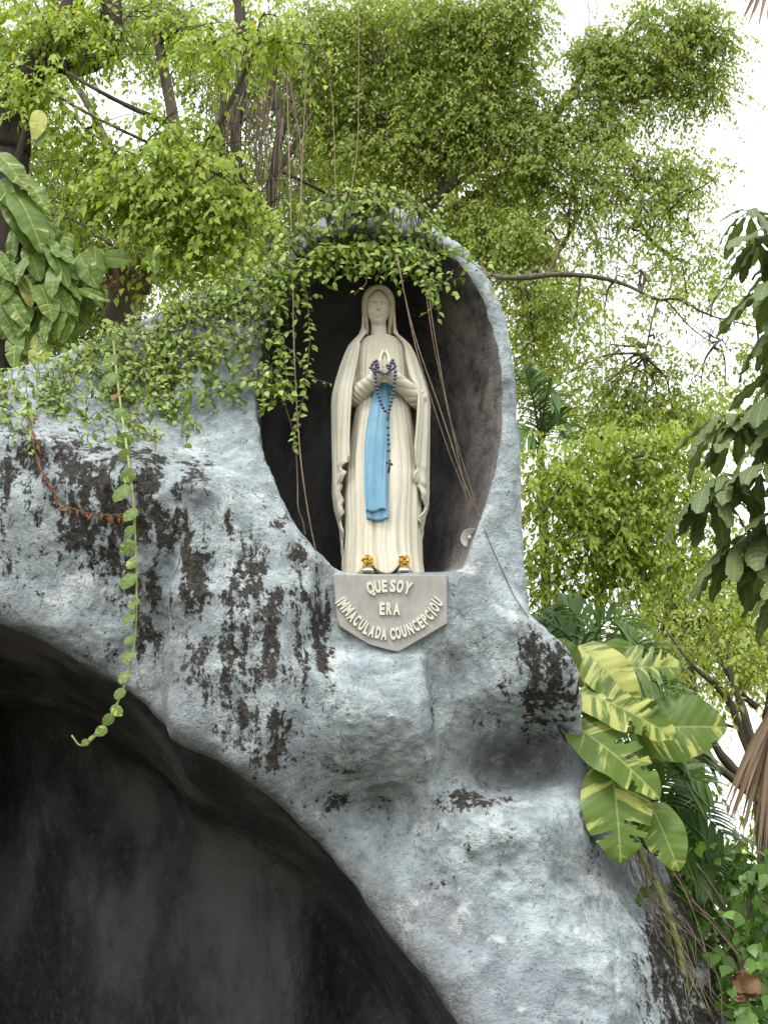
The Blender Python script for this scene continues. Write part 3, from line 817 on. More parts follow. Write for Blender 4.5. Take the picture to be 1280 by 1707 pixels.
# -- sash
def sash_strip(name, rows, off, nx_=28, nz_=70, seed=0, fold=0.006):
    """rows (py, left px, right px)"""
    zs = np.linspace(sz(rows[-1][0]), sz(rows[0][0]), nz_)
    z_, l_ = ipx(rows, 1); _, r_ = ipx(rows, 2)
    m_ = mpp(zs)
    L = (np.interp(zs, z_, l_) - 638) * m_; Rr = (np.interp(zs, z_, r_) - 638) * m_
    u = np.linspace(0, 1, nx_)[None]
    Xs = L[:, None] * (1 - u) + Rr[:, None] * u
    Zs = zs[:, None] + 0 * u
    Ys = dress_front(Xs, Zs, off) - fold * (ridge(u * 8.5 + 1.4 * np.sin(Zs * 2.1 + seed) + 1.0, 0.8) + 0.6 * ridge(u * 15 + 0.8 * np.sin(Zs * 4), 0.8)) + 0.004 * (np.abs(u - 0.5) * 2) ** 6
    # waving lower end
    Zs = Zs + 0.010 * np.sin(u * 7 + seed) * np.exp(-(Zs - zs[0]) / 0.02)
    V = np.stack([Xs, Ys, Zs], -1).reshape(-1, 3)
    o = obj(name, mesh_np(name, V, grid_faces(nx_, nz_)), statue, M_BLUE)
    m = o.modifiers.new('thick', 'SOLIDIFY'); m.thickness = 0.016; m.offset = -1
    return o
sash_strip('sash_end', [(640, 626, 648), (665, 622, 649), (700, 614, 650), (740, 608.5, 649), (780, 607, 647), (830, 608.5, 647), (873, 611, 648.5)], 0.012, seed=1.0)
sash_strip('sash_front', [(640, 625.5, 646), (665, 621, 647), (700, 613, 646), (740, 608, 645), (780, 607, 643), (830, 608, 643), (859, 610, 643.5)], 0.030, seed=2.2)
# waistband
zb = sz(648)
tb = np.linspace(-1.25, 1.25, 60)
rows = []
for dzz, o_ in ((-0.034, 0.004), (-0.022, 0.013), (0, 0.016), (0.022, 0.013), (0.034, 0.004)):
    cx, hw, hd, fo = dress_par(zb + dzz)
    rows.append(np.stack([cx + (hw + 0.012 + o_) * np.sin(tb), -(hd + 0.016 + o_) * np.cos(tb), zb + dzz + 0 * tb + 0.004 * np.sin(tb * 9)], -1))
obj('waistband', mesh_np('waistband', np.array(rows).reshape(-1, 3), grid_faces(60, 5)), statue, M_BLUE)

# -- feet and golden roses
def rose_mesh():
    """whorls of thick overlapping petals around a bud, opening towards -y"""
    parts = []
    for ring, (nP, r0, r1, h0, h1) in enumerate(((3, 0.003, 0.012, 0.010, 0.040), (4, 0.010, 0.022, 0.004, 0.034), (5, 0.018, 0.036, -0.004, 0.020))):
        for k in range(nP):
            a0 = 2 * np.pi * k / nP + ring * 0.7
            wd = np.pi / nP * 1.02
            uu, vv = np.meshgrid(np.linspace(-1, 1, 9), np.linspace(0, 1, 6))
            an = a0 + uu * wd
            rad_ = r0 + (r1 - r0) * vv ** 0.8 + 0.0035 * uu + 0.004 * np.clip(vv - 0.75, 0, 1) * 4 * (1 - uu ** 2)
            hgt = h0 + (h1 - h0) * vv ** 0.9 * (1 - 0.35 * uu ** 4) - 0.010 * np.clip(vv - 0.8, 0, 1) * 5 * (1 - uu ** 2)
            A = np.stack([rad_ * np.cos(an), -hgt, rad_ * np.sin(an)], -1).reshape(-1, 3)
            ri = rad_ - 0.0028
            B = np.stack([ri * np.cos(an), -hgt + 0.0005, ri * np.sin(an)], -1).reshape(-1, 3)
            f = grid_faces(9, 6)
            parts.append((A, f)); parts.append((B, f[:, ::-1]))
            top = np.arange(45, 54)
            V = np.vstack([A[top], B[top]])
            parts.append((V, np.array([(i, i + 1, 10 + i, 9 + i) for i in range(8)])))
    th_ = np.linspace(0, 2 * np.pi, 12, endpoint=False)
    V = np.array([[r_ * np.cos(t), y_, r_ * np.sin(t)] for r_, y_ in ((0.030, 0.012), (0.024, 0.002), (0.004, -0.004)) for t in th_])
    parts.append((V, grid_faces(12, 3, True)))
    v, f = merge(parts)
    return mesh_np('golden_rose', v, f)
rme = rose_mesh()
M_FOOT = M_PLASTER
for px_ in (613.5, 673):
    zf = sz(943); xf = sx(px_, 943)
    ft = SDF((-0.06, -0.10, -0.01), (0.06, 0.10, 0.08), 0.004)
    ft.ell((0, 0.0, 0.018), (0.036, 0.075, 0.030), 0.01)
    for t in range(5):
        ft.ell((-0.026 + 0.013 * t, -0.072 + 0.003 * abs(t - 2), 0.010), (0.0075, 0.016, 0.009), 0.004)
    foot = obj('foot', ft.mesh('foot'), statue, M_PLASTER, (xf, -0.205, 0.0))
    r_ = obj('golden_rose', rme, foot, M_GOLD, (0, -0.057, zf + 0.004))
    r_.scale = (1.0, 1.0, 1.0); r_.rotation_euler = (R(-8), R(40 if px_ > 640 else 0), 0)
# -- plinth on the niche floor
base_v = []
for zz0, sc_ in ((-0.055, 1.02), (-0.012, 1.02), (0.002, 0.99)):
    t_ = np.linspace(0, 2 * np.pi, 40, endpoint=False)
    base_v.append(np.stack([0.01 + 0.23 * sc_ * np.sign(np.cos(t_)) * np.abs(np.cos(t_)) ** 0.5, 0.0 + 0.20 * sc_ * np.sign(np.sin(t_)) * np.abs(np.sin(t_)) ** 0.5, 0 * t_ + zz0], -1))
bv = np.concatenate(base_v); bv = np.vstack([bv, [[0.01, 0, 0.002]]])
k = np.arange(40)
obj('plinth', mesh_np('plinth', bv, [grid_faces(40, 3, True), np.stack([80 + k, 80 + (k + 1) % 40, np.full(40, 120)], 1)], False), statue, M_PLASTER)

# ------------------------------------------------------------------ rosary, hung over the wrists
rosary = thing('rosary', 'dark violet bead rosary looped over the statue wrists', 'rosary', S0)
bead_v, bead_f = [], None
def sphere(n=10, m=7, r=1.0):
    t_ = np.linspace(0, 2 * np.pi, n, endpoint=False); p_ = np.linspace(0.02, np.pi - 0.02, m)
    V = np.array([[r * np.sin(p) * np.cos(t), r * np.sin(p) * np.sin(t), r * np.cos(p)] for p in p_ for t in t_])
    return V, grid_faces(n, m, True)[:, ::-1]
bme = mesh_np('bead', *sphere(10, 7, 0.0108))
bme.materials.append(M_BEAD)
def lp(px_, py_, y_): return (sx(px_, py_), y_, sz(py_))
def bead_line(pts, step=0.0245, start=0.0):
    q = spline(np.array(pts), 200)
    d_ = np.concatenate([[0], np.cumsum(np.linalg.norm(np.diff(q, axis=0), axis=1))])
    out = [np.array([np.interp(s_, d_, q[:, i]) for i in range(3)]) for s_ in np.arange(start, d_[-1], step)]
    for p_ in out:
        obj('bead', bme, rosary, None, p_)
    return q
chains = []
ya = -0.295
chains.append(bead_line([lp(625.5, 640, ya), lp(628, 660, ya + .01), lp(632.5, 678, ya + .02), lp(638, 692, ya + .025), lp(644.5, 702, ya + .025)]))
chains.append(bead_line([lp(659, 634, ya), lp(657.5, 652, ya), lp(654.5, 672, ya + .01), lp(651, 688, ya + .02), lp(647, 702, ya + .025)], start=0.008))
# loops over the hands
chains.append(bead_line([lp(618, 627, -0.27), lp(622, 622, -0.285), lp(627, 617, -0.29), lp(629, 624, -0.295), lp(625, 631, -0.30), lp(624, 637, -0.30), lp(632, 636, -0.30), lp(638, 640, -0.30), lp(646, 639, -0.30), lp(650, 632, -0.295), lp(651, 624, -0.295), lp(654, 617, -0.29), lp(657, 625, -0.29), lp(660, 627, -0.28)], 0.021))
chains.append(bead_line([lp(620, 629, -0.285), lp(623, 634, -0.295), lp(630, 630, -0.30), lp(626, 624, -0.305)], 0.021))
chains.append(bead_line([lp(646, 626, -0.298), lp(649, 633, -0.302), lp(657, 630, -0.29)], 0.021))
yd = -0.268
for py_ in (725, 737, 744.5, 752, 763.5):
    obj('bead', bme, rosary, None, lp(646.5 + (py_ - 725) * 0.03, py_, yd))
chains.append(spline(np.array([lp(646, 702, yd), lp(646.5, 730, yd), lp(647.5, 765, yd), lp(648.5, 780, yd)]), 30))
v_, f_ = merge([tube(q, 0.0016, 5) for q in chains])
obj('chain', mesh_np('chain', v_, fixq(f_)), rosary, M_WIRE)
V, F = sphere(12, 9, 1.0)
o = obj('medal', mesh_np('medal', V * np.array([0.0105, 0.005, 0.024]), F), rosary, M_WIRE, lp(646.3, 709, yd - 0.005))
def boxv(x0, x1, y0, y1, z0, z1):
    V = np.array([[x, y, z] for x in (x0, x1) for y in (y0, y1) for z in (z0, z1)], float)
    F = np.array([[0, 1, 3, 2], [4, 6, 7, 5], [0, 4, 5, 1], [2, 3, 7, 6], [0, 2, 6, 4], [1, 5, 7, 3]])
    return V, F
v_, f_ = merge([boxv(-0.006, 0.006, -0.005, 0.005, -0.062, 0.024), boxv(-0.024, 0.024, -0.0045, 0.0045, -0.006, 0.006)])
cr = obj('crucifix', mesh_np('crucifix', v_, f_, False), rosary, M_WIRE, lp(649, 785, yd - 0.006)); cr.rotation_euler = (0, R(6), R(38))

# ------------------------------------------------------------------ plaque with raised lettering
PY_ = 8.385
def plq(u, v):
    """plaque pixel measured in the 6.095x enlargement -> photo pixel"""
    return 550 + u / 6.095, 940 + v / 6.095
PL0 = P(*plq(612, 500), PY_)
plaque = thing('plaque', 'grey hexagonal stone plaque with raised cream lettering under the statue', 'plaque', PL0)
def mat_plaque():
    t = NT('grey_cement_plaque')
    co_ = t.coord()
    n = t.noise(co_, 9, 8, 0.65); s_ = t.noise(t.coord((1, 1, 0.2)), 14, 5)
    c = t.mix(t.ramp(n, 0.35, 0.68), (0.255, 0.245, 0.222), (0.315, 0.305, 0.278))
    c = t.mix(t.math('MULTIPLY', t.ramp(s_, 0.55, 0.75), 0.35), c, (0.19, 0.175, 0.15))
    t.bsdf(c, 0.7, t.bump(t.noise(co_, 70, 4), 0.2, 0.004), 0.3)
    return t.m
M_PLQ = mat_plaque()
M_LET = mat_simple('cream_letter_paint', (0.52, 0.47, 0.38), (0.58, 0.54, 0.455), 30, 0.5)
pts = np.array([P(*plq(u, v), PY_) - PL0 for u, v in ((30, 106), (1186, 116), (1192, 604), (700, 892), (620, 880), (392, 815), (98, 632), (72, 565))])
n = len(pts)
def slab(pts, t, bev=0.004):
    n = len(pts); c = pts.mean(0)
    inn = c + (pts - c) * (1 - bev / 0.25)
    a = inn.copy(); b = pts.copy(); b[:, 1] += bev; d = pts.copy(); d[:, 1] += t
    V = np.vstack([a, b, d])
    me = bpy.data.meshes.new('slab')
    F = [list(range(n))[::-1], [2 * n + i for i in range(n)]]
    for i in range(n):
        j = (i + 1) % n
        F.append([i, j, n + j, n + i]); F.append([n + i, n + j, 2 * n + j, 2 * n + i])
    me.from_pydata(V.tolist(), [], F); me.update()
    import bmesh
    bm = bmesh.new(); bm.from_mesh(me); bmesh.ops.recalc_face_normals(bm, faces=bm.faces); bm.to_mesh(me); bm.free()
    return me
obj('stone_slab', slab(pts, 0.075), plaque, M_PLQ)
_lm = {}
def letter_mesh(ch):
    if ch not in _lm:
        cu = bpy.data.curves.new('letter', 'FONT')
        cu.body = ch; cu.size = 1.0; cu.extrude = 0.06; cu.offset = 0.045; cu.bevel_depth = 0.005; cu.resolution_u = 3
        ob = bpy.data.objects.new('letter_build', cu); COL.objects.link(ob)
        d_ = bpy.context.evaluated_depsgraph_get(); d_.update()
        m = bpy.data.meshes.new_from_object(ob.evaluated_get(d_))
        bpy.data.objects.remove(ob, do_unlink=True)
        q = np.zeros(len(m.vertices) * 3, np.float32); m.vertices.foreach_get('co', q); q = q.reshape(-1, 3)
        lo, hi = q.min(0), q.max(0)
        tail = 0.0
        q[:, :2] -= (lo[:2] + hi[:2]) / 2
        H = 0.78
        q[:, :2] /= H
        m.vertices.foreach_set('co', q.ravel()); m.materials.clear(); m.materials.append(M_LET); m.name = 'letter'; m.update()
        _lm[ch] = (m, (hi[0] - lo[0]) / H)
    return _lm[ch]
pm = PXM(PY_, 1020) / 6.095
def put(ch, u, v, rot, width, height=132):
    m, w0 = letter_mesh(ch)
    o = obj('letter', m, plaque)
    p_ = P(*plq(u, v), PY_) - PL0
    o.location = (p_[0], -0.004, p_[2])
    o.rotation_euler = (R(90), 0, 0)
    o.rotation_euler = (Matrix.Rotation(-R(rot), 4, 'Y') @ Matrix.Rotation(R(90), 4, 'X')).to_euler()
    o.scale = (width * pm / w0, height * pm, 0.13)
for ch, u, v, r_, w_ in (('Q', 415, 258, 15, 70), ('U', 485, 236, 9, 60), ('E', 553, 230, 3, 50), ('S', 638, 228, -3, 55), ('O', 711, 235, -9, 62), ('Y', 790, 250, -17, 70)):
    put(ch, u, v, r_, w_ * 1.1)
for ch, u, v, w_ in (('E', 530, 460, 50), ('R', 600, 460, 52), ('A', 677, 462, 64)):
    put(ch, u, v, 0, w_ * 1.1)
for ch, u, v, r_, w_ in (('I', 106, 372, -55, 16), ('M', 138, 414, -52, 62), ('M', 188, 474, -47, 62), ('A', 228, 535, -42, 56), ('C', 276, 578, -36, 46), ('U', 327, 622, -31, 48), ('L', 374, 662, -25, 40), ('A', 427, 690, -18, 54), ('D', 490, 704, -11, 48), ('A', 549, 716, -5, 54),
                          ('C', 636, 714, 4, 48), ('O', 691, 706, 9, 50), ('U', 750, 690, 15, 48), ('N', 812, 664, 21, 52), ('C', 868, 632, 27, 46), ('E', 918, 602, 31, 42), ('P', 962, 565, 36, 44), ('C', 1002, 524, 41, 46), ('I', 1036, 488, 44, 16), ('O', 1060, 443, 47, 50), ('U', 1092, 388, 50, 48)):
    put(ch, u, v, r_, w_ * 1.1, 124)
# ------------------------------------------------------------------ leaves
rng = np.random.default_rng(11)
def mat_leaf(name, c1, c2, trans=0.4, rough=0.45, yellow=None, ychance=0.0, spec=0.4, rib=None):
    t = NT(name)
    oi = t.n('ObjectInfo')
    r = t.math('FRACT', t.math('ADD', t.attr('v'), oi.outputs['Random']))
    c = t.mix(r, c1, c2)
    if yellow:
        c = t.mix(t.math('GREATER_THAN', t.math('FRACT', t.math('MULTIPLY', r, 7.31)), 1 - ychance), c, yellow)
    nm = None
    if rib:
        tc = t.n('TexCoord'); sp = t.n('SeparateXYZ'); t.l(tc.outputs['Object'], sp.inputs[0])
        ax = t.math('ABSOLUTE', sp.outputs[0])
        c = t.mix(t.math('MULTIPLY', t.ramp(ax, 0.016, 0.006), 0.8), c, rib)
        nm = t.bump(t.math('SINE', t.math('MULTIPLY', t.math('SUBTRACT', sp.outputs[1], t.math('MULTIPLY', ax, 0.5)), 60.0)), 0.25, 0.01)
        c = t.mix(t.math('MULTIPLY', t.noise(tc.outputs['Object'], 5, 4), 0.5), c, (0.14, 0.17, 0.06))
    b = t.bsdf(c, rough, nm, spec)
    tr = t.n('BsdfTranslucent')
    t.l(t.mix(1.0, c, (1.15, 1.15, 0.5), 'MULTIPLY'), tr.inputs[0])
    m = t.n('MixShader'); m.inputs[0].default_value = trans
    t.l(b.outputs[0], m.inputs[1]); t.l(tr.outputs[0], m.inputs[2]); t.l(m.outputs[0], t.out.inputs[0])
    return t.m
def mat_bark(name, c1, c2, scale=6):
    t = NT(name)
    co_ = t.coord((1, 1, 0.25))
    n = t.noise(co_, scale, 7, 0.65)
    c = t.mix(t.ramp(n, 0.35, 0.68), c1, c2)
    t.bsdf(c, 0.9, t.bump(t.noise(co_, scale * 3, 6, 0.7), 0.9, 0.03), 0.15)
    return t.m
M_FIG = mat_leaf('fig_leaf', (0.23, 0.315, 0.05), (0.48, 0.57, 0.155), 0.57, yellow=(0.42, 0.34, 0.05), ychance=0.015)
M_FIGL = mat_leaf('bright_fig_leaf', (0.20, 0.30, 0.03), (0.42, 0.53, 0.095), 0.52, yellow=(0.46, 0.40, 0.06), ychance=0.012)
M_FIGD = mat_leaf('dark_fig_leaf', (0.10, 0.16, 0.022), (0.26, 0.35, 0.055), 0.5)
M_CREEP = mat_leaf('creeper_leaf', (0.10, 0.18, 0.02), (0.30, 0.41, 0.06), 0.34, 0.4)
M_HEART = mat_leaf('heart_leaf', (0.045, 0.11, 0.018), (0.16, 0.30, 0.05), 0.35, 0.4)
M_UMB = mat_leaf('umbrella_leaf', (0.060, 0.100, 0.034), (0.115, 0.165, 0.058), 0.25, 0.5, spec=0.3, rib=(0.20, 0.24, 0.09))
M_PALM = mat_leaf('palm_leaf', (0.035, 0.085, 0.015), (0.10, 0.19, 0.03), 0.3, 0.35)
M_DEADL = mat_leaf('dead_leaf', (0.09, 0.048, 0.022), (0.17, 0.095, 0.042), 0.12, 0.8)
M_DEADV = mat_leaf('dry_vine_leaf', (0.15, 0.06, 0.025), (0.27, 0.11, 0.04), 0.2, 0.8)
M_DEADP = mat_leaf('dead_palm_leaf', (0.15, 0.10, 0.06), (0.27, 0.195, 0.12), 0.15, 0.8)
M_BARK = mat_bark('grey_brown_bark', (0.075, 0.058, 0.042), (0.18, 0.145, 0.11))
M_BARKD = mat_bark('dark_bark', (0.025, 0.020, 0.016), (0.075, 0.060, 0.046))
M_ROOT = mat_bark('aerial_root', (0.10, 0.075, 0.05), (0.24, 0.19, 0.13), 20)
M_CORD = mat_bark('pale_root_cord', (0.20, 0.145, 0.095), (0.32, 0.25, 0.175), 20)
M_STEM = mat_simple('green_stem', (0.16, 0.20, 0.05), (0.30, 0.30, 0.10), 20, 0.6)
def mat_variegated():
    t = NT('variegated_pothos_leaf')
    tc = t.n('TexCoord'); oi = t.n('ObjectInfo')
    sep = t.n('SeparateXYZ'); t.l(tc.outputs['Object'], sep.inputs[0])
    ax = t.math('ABSOLUTE', sep.outputs[0])
    # coordinate along the side veins, so that the streaks run from the midrib to the edge
    vein = t.math('SUBTRACT', sep.outputs[1], t.math('MULTIPLY', ax, 0.55))
    sgn = t.math('SIGN', sep.outputs[0])
    cb = t.n('CombineXYZ')
    t.l(t.math('MULTIPLY', vein, 6.5), cb.inputs[0]); t.l(t.math('MULTIPLY', ax, 1.1), cb.inputs[1])
    t.l(t.math('ADD', t.math('MULTIPLY', oi.outputs['Random'], 37.0), sgn), cb.inputs[2])
    n = t.noise(cb.outputs[0], 1.0, 5, 0.6)
    cb2 = t.n('CombineXYZ'); t.l(t.math('MULTIPLY', vein, 20.0), cb2.inputs[0]); t.l(t.math('MULTIPLY', ax, 5.0), cb2.inputs[1]); t.l(oi.outputs['Random'], cb2.inputs[2])
    n2 = t.noise(cb2.outputs[0], 1.0, 3, 0.6)
    amt = t.attr('yel'); 
    f = t.math('ADD', n, t.math('MULTIPLY', t.math('SUBTRACT', n2, 0.5), 0.16))
    f = t.ramp(t.math('ADD', f, amt), 0.57, 0.66)
    g = t.mix(n2, (0.070, 0.130, 0.016), (0.125, 0.195, 0.028))
    c = t.mix(f, g, t.mix(n2, (0.35, 0.39, 0.075), (0.47, 0.48, 0.15)))
    rib = t.ramp(ax, 0.016, 0.006)
    c = t.mix(t.math('MULTIPLY', rib, 0.75), c, (0.30, 0.33, 0.09))
    h = t.n('TexWave'); h.inputs['Scale'].default_value = 1.0
    hb = t.math('SINE', t.math('MULTIPLY', vein, 42.0))
    nm = t.bump(hb, 0.10, 0.012)
    b = t.bsdf(c, 0.45, nm, 0.3)
    tr = t.n('BsdfTranslucent'); t.l(c, tr.inputs[0])
    m = t.n('MixShader'); m.inputs[0].default_value = 0.25
    t.l(b.outputs[0], m.inputs[1]); t.l(tr.outputs[0], m.inputs[2]); t.l(m.outputs[0], t.out.inputs[0])
    return t.m
M_POTH = mat_variegated()

def leaf_tmpl(ws, fold=0.16, droop=0.22, nseg=None):
    """template leaf: x across, y from base to tip (0..1), z normal; ws = half widths at even steps"""
    n = len(ws) - 1
    V, F = [], []
    for i, w_ in enumerate(ws):
        y = i / n
        z = -droop * y * y
        V += [(-w_, y, z + fold * w_), (0, y, z), (w_, y, z + fold * w_)]
    for i in range(n):
        a = 3 * i
        for j in (0, 1):
            F.append((a + j, a + j + 1, a + 4 + j, a + 3 + j))
    return np.array(V, float), np.array(F)
def tri_leaf(w_, ym=0.42, fold=0.2, droop=0.18):
    V = np.array([(0, 0, 0), (w_, ym, fold * w_), (0, 1, -droop), (-w_, ym, fold * w_), (0, 0.5, -0.04)], float)
    return V, np.array([(0, 1, 4), (1, 2, 4), (2, 3, 4), (3, 0, 4)])
T_FIG = tri_leaf(0.25)
T_FIG2 = tri_leaf(0.30, 0.36)
T_OV = leaf_tmpl([0.02, 0.22, 0.29, 0.24, 0.10, 0.0])
def heart_tmpl(w=0.42, slits=(), nu=4, wav=0.0, droop=0.3, seed=0, curl=0.25):
    """heart-shaped blade with optional slits [(side, from, to, depth)]"""
    ys = np.linspace(0, 1, 27)
    def hw(y):
        return w * 1.02 * (np.sin(np.pi * np.clip(y, 0, 1) ** 0.66)) ** 0.60 * (1 - 0.10 * y)
    V, F = [], []
    r = np.random.default_rng(seed)
    for sd in (-1, 1):
        base = len(V)
        for i, y in enumerate(ys):
            h = hw(y)
            for j in range(nu + 1):
                f = j / nu
                x = sd * h * f
                # side veins sweep forward at the tip and lobes reach behind the stalk at the base
                yy = y - 0.16 * f * f * max(0, 1 - y * 3.2) + 0.34 * f * y * (1 - y)
                z = -droop * y * y - curl * (h * f) ** 2 * 1.5 + 0.10 * h * f + wav * math.sin(y * 17 + seed) * f * f
                V.append((x, yy, z))
        for i in range(len(ys) - 1):
            for j in range(nu):
                cut = False
                for (s_, k, dep) in slits:
                    if s_ == sd and ((int(k * 1.45) == i and (j + 0.5) / nu > 1 - dep) or (int(k * 1.45) + 1 == i and (j + 0.5) / nu > 1 - dep * 0.55)):
                        cut = True
                if cut:
                    continue
                a = base + i * (nu + 1) + j
                q = (a, a + 1, a + nu + 2, a + nu + 1)
                F.append(q if sd > 0 else q[::-1])
    return np.array(V), np.array(F)
def tmpl_mesh(name, T, mat, attrs=None):
    me = mesh_np(name, T[0], T[1])
    me.materials.append(mat)
    if attrs:
        for k, v in attrs.items():
            a = me.attributes.new(k, 'FLOAT', 'POINT'); a.data.foreach_set('value', np.full(len(T[0]), v, np.float32))
    return me
def frames(D, N):
    D = D / (np.linalg.norm(D, axis=1)[:, None] + 1e-9)
    S = np.cross(D, N); S /= np.linalg.norm(S, axis=1)[:, None] + 1e-9
    return S, D, np.cross(S, D)
def leaf_mass(name, T, P0, D, N, L, mat, parent, v=None, stuff=True):
    S, D, N = frames(D, N)
    tv, tf = T
    V = P0[:, None] + L[:, None, None] * (tv[None, :, 0:1] * S[:, None] + tv[None, :, 1:2] * D[:, None] + tv[None, :, 2:3] * N[:, None])
    F = tf[None] + (np.arange(len(P0)) * len(tv))[:, None, None]
    if v is None: v = rng.random(len(P0))
    off = np.array(parent.location) if parent is not None else 0
    me = mesh_np(name, V.reshape(-1, 3) - off, F.reshape(-1, tf.shape[1]), True, {'v': np.repeat(v, len(tv))})
    o = obj(name, me, parent, mat)
    if stuff: o['kind'] = 'stuff'
    return o
def leaf_objects(name, me, P0, D, N, L, parent, part=None):
    S, D, N = frames(D, N)
    off = Vector(parent.location)
    for p, s, d, n, l in zip(P0, S, D, N, L):
        o = bpy.data.objects.new(name, me); COL.objects.link(o); o.parent = part or parent      # part sits at the parent's origin
        o.matrix_local = Matrix(((s[0] * l, d[0] * l, n[0] * l, p[0] - off[0]), (s[1] * l, d[1] * l, n[1] * l, p[1] - off[1]), (s[2] * l, d[2] * l, n[2] * l, p[2] - off[2]), (0, 0, 0, 1)))
def in_frame(p):
    q = proj(p)
    return (q[:, 0] > 5) & (q[:, 0] < 1275) & (q[:, 1] > 5) & (q[:, 1] < 1702)
def split_leaves(parent, P0, D, N, L, T, mat, nobj, score=None, mass='foliage', tmesh=None):
    """the leaves that show largest as objects, the rest as one mesh"""
    if nobj:
        sc = (np.where(in_frame(P0), 1, 0) * L / P0[:, 1]) if score is None else score
        od = np.argsort(-sc)
        a, b = od[:nobj], od[nobj:]
        leaf_objects('leaf', tmesh or tmpl_mesh('leaf', T, mat), P0[a], D[a], N[a], L[a], parent)
    else:
        b = np.arange(len(P0))
    leaf_mass(mass, T, P0[b], D[b], N[b], L[b], mat, parent)

def sprays(blobs, leafL, nleaf=10, length=0.34, dens=1.0, droop=0.8, updir=0.25, thick=0.8, seed=0):
    """drooping leafy twigs filling ellipsoids. blobs: (px, py, Y, rx px, ry px, weight)"""
    r = np.random.default_rng(seed)
    PS, DS, NS, LS, TW, VS = [], [], [], [], [], []
    for (a, b, Y, rx, ry, w_) in blobs:
        c = P(a, b, Y); m = PXM(Y, b)
        R3 = np.array([rx * m, thick * 0.5 * (rx + ry) * m, ry * m])
        area = np.pi * rx * ry * m * m
        w_ = w_ if w_ > 0.85 else 0.85 * (w_ / 0.85) ** 1.7
        n = max(2, int(1.35 * area * w_ * dens / (leafL * leafL * 0.20 * nleaf)))
        q = r.normal(size=(n, 3)); q /= np.linalg.norm(q, axis=1)[:, None]
        q *= r.random(n)[:, None] ** 0.42
        p0 = c + q * R3
        # clumps and gaps
        keep = (fbm(p0 * 1.7 + 3.1, 2, 61) + 0.55 * vnoise(p0 * 5.0, 62)) > r.uniform(-0.75, 0.25, n)
        p0 = p0[keep]; q = q[keep]; n = len(p0)
        if n == 0: continue
        az = r.uniform(0, 2 * np.pi, n)
        d0 = np.stack([np.cos(az), np.sin(az), r.normal(updir, 0.35, n)], 1) + q * 0.5
        d0 /= np.linalg.norm(d0, axis=1)[:, None]
        ln = length * r.uniform(0.6, 1.3, n)
        t = (np.arange(nleaf) + 0.6) / nleaf
        pth = p0[:, None] + ln[:, None, None] * (d0[:, None] * t[None, :, None] + np.array([0, 0, -droop])[None, None] * (t ** 2)[None, :, None])
        tan = d0[:, None] + np.array([0, 0, -2 * droop])[None, None] * t[None, :, None]
        tan /= np.linalg.norm(tan, axis=-1)[..., None]
        side = np.cross(tan, np.array([0, 0, 1.0])); side /= np.linalg.norm(side, axis=-1)[..., None] + 1e-6
        alt = np.where(np.arange(nleaf) % 2, 1.0, -1.0)[None, :, None]
        D = 0.45 * tan + 0.75 * alt * side + np.array([0, 0, -0.65]) + r.normal(0, 0.28, (n, nleaf, 3))
        N = np.array([0, -0.35, 0.85]) + 0.35 * tan + r.normal(0, 0.42, (n, nleaf, 3))
        PS.append(pth.reshape(-1, 3)); DS.append(D.reshape(-1, 3)); NS.append(N.reshape(-1, 3))
        LS.append((leafL * r.uniform(0.65, 1.2, (n, nleaf))).ravel())
        VS.append(np.clip(r.random((n, 1)) * 0.5 + r.random((n, nleaf)) * 0.5, 0, 0.999).ravel())
        e = p0[:, None] + ln[:, None, None] * (d0[:, None] * np.array([0, 0.5, 1])[None, :, None] + np.array([0, 0, -droop])[None, None] * np.array([0, 0.25, 1])[None, :, None])
        TW.append(e)
    return np.concatenate(PS), np.concatenate(DS), np.concatenate(NS), np.concatenate(LS), np.concatenate(TW), np.concatenate(VS)
def twig_mesh(name, TW, rad, parent, mat):
    n = len(TW)
    o3 = np.array([[1, 0, 0], [-0.5, 0.4, 0.6], [-0.5, -0.4, -0.6]])
    V = (TW[:, :, None] + (np.array([1, 0.75, 0.35])[None, :, None, None] * rad) * o3[None, None]).reshape(-1, 3)
    f = []
    for s_ in range(2):
        for j in range(3):
            f.append((s_ * 3 + j, s_ * 3 + (j + 1) % 3, s_ * 3 + 3 + (j + 1) % 3, s_ * 3 + 3 + j))
    F = (np.array(f)[None] + (np.arange(n) * 9)[:, None, None]).reshape(-1, 4)
    o = obj(name, mesh_np(name, V - np.array(parent.location), F), parent, mat)
    o['kind'] = 'stuff'
    return o
def crown(parent, blobs, leafL, mat, T=T_FIG, nobj=0, seed=0, twig=0.0035, tmat=None, **kw):
    P0, D, N, L, TW, v = sprays(blobs, leafL, seed=seed, **kw)
    if nobj:
        split_leaves(parent, P0, D, N, L, T, mat, nobj, mass='crown')
    else:
        leaf_mass('crown', T, P0, D, N, L, mat, parent, v)
    if twig:
        twig_mesh('twigs', TW, twig, parent, tmat or M_BARKD)
    return len(P0)
def ground_pt(px, py, Y):
    p = P(px, py, Y); return (p[0], p[1], 0.0)
def trunk_to_ground(parent, px, py, Y, r0, r1, mat, name='trunk', lean=0.0, seed=0, top=None):
    """a trunk from the root's ground point up to a pixel"""
    p = P(px, py, Y); b = np.array(parent.location)
    pts = np.array([list(b - [0, 0, 0.15]) + [r0 * 1.25], list(b + (p - b) * 0.33 + [lean, 0, 0]) + [r0], list(b + (p - b) * 0.7 + [lean * 0.6, 0, 0]) + [0.5 * (r0 + r1)], list(p) + [r1]])
    s = spline(pts, 30)
    V, F = tube(s[:, :3], s[:, 3], 14, 0.14, seed)
    return obj(name, mesh_np(name, V - b, fixq(F)), parent, mat)

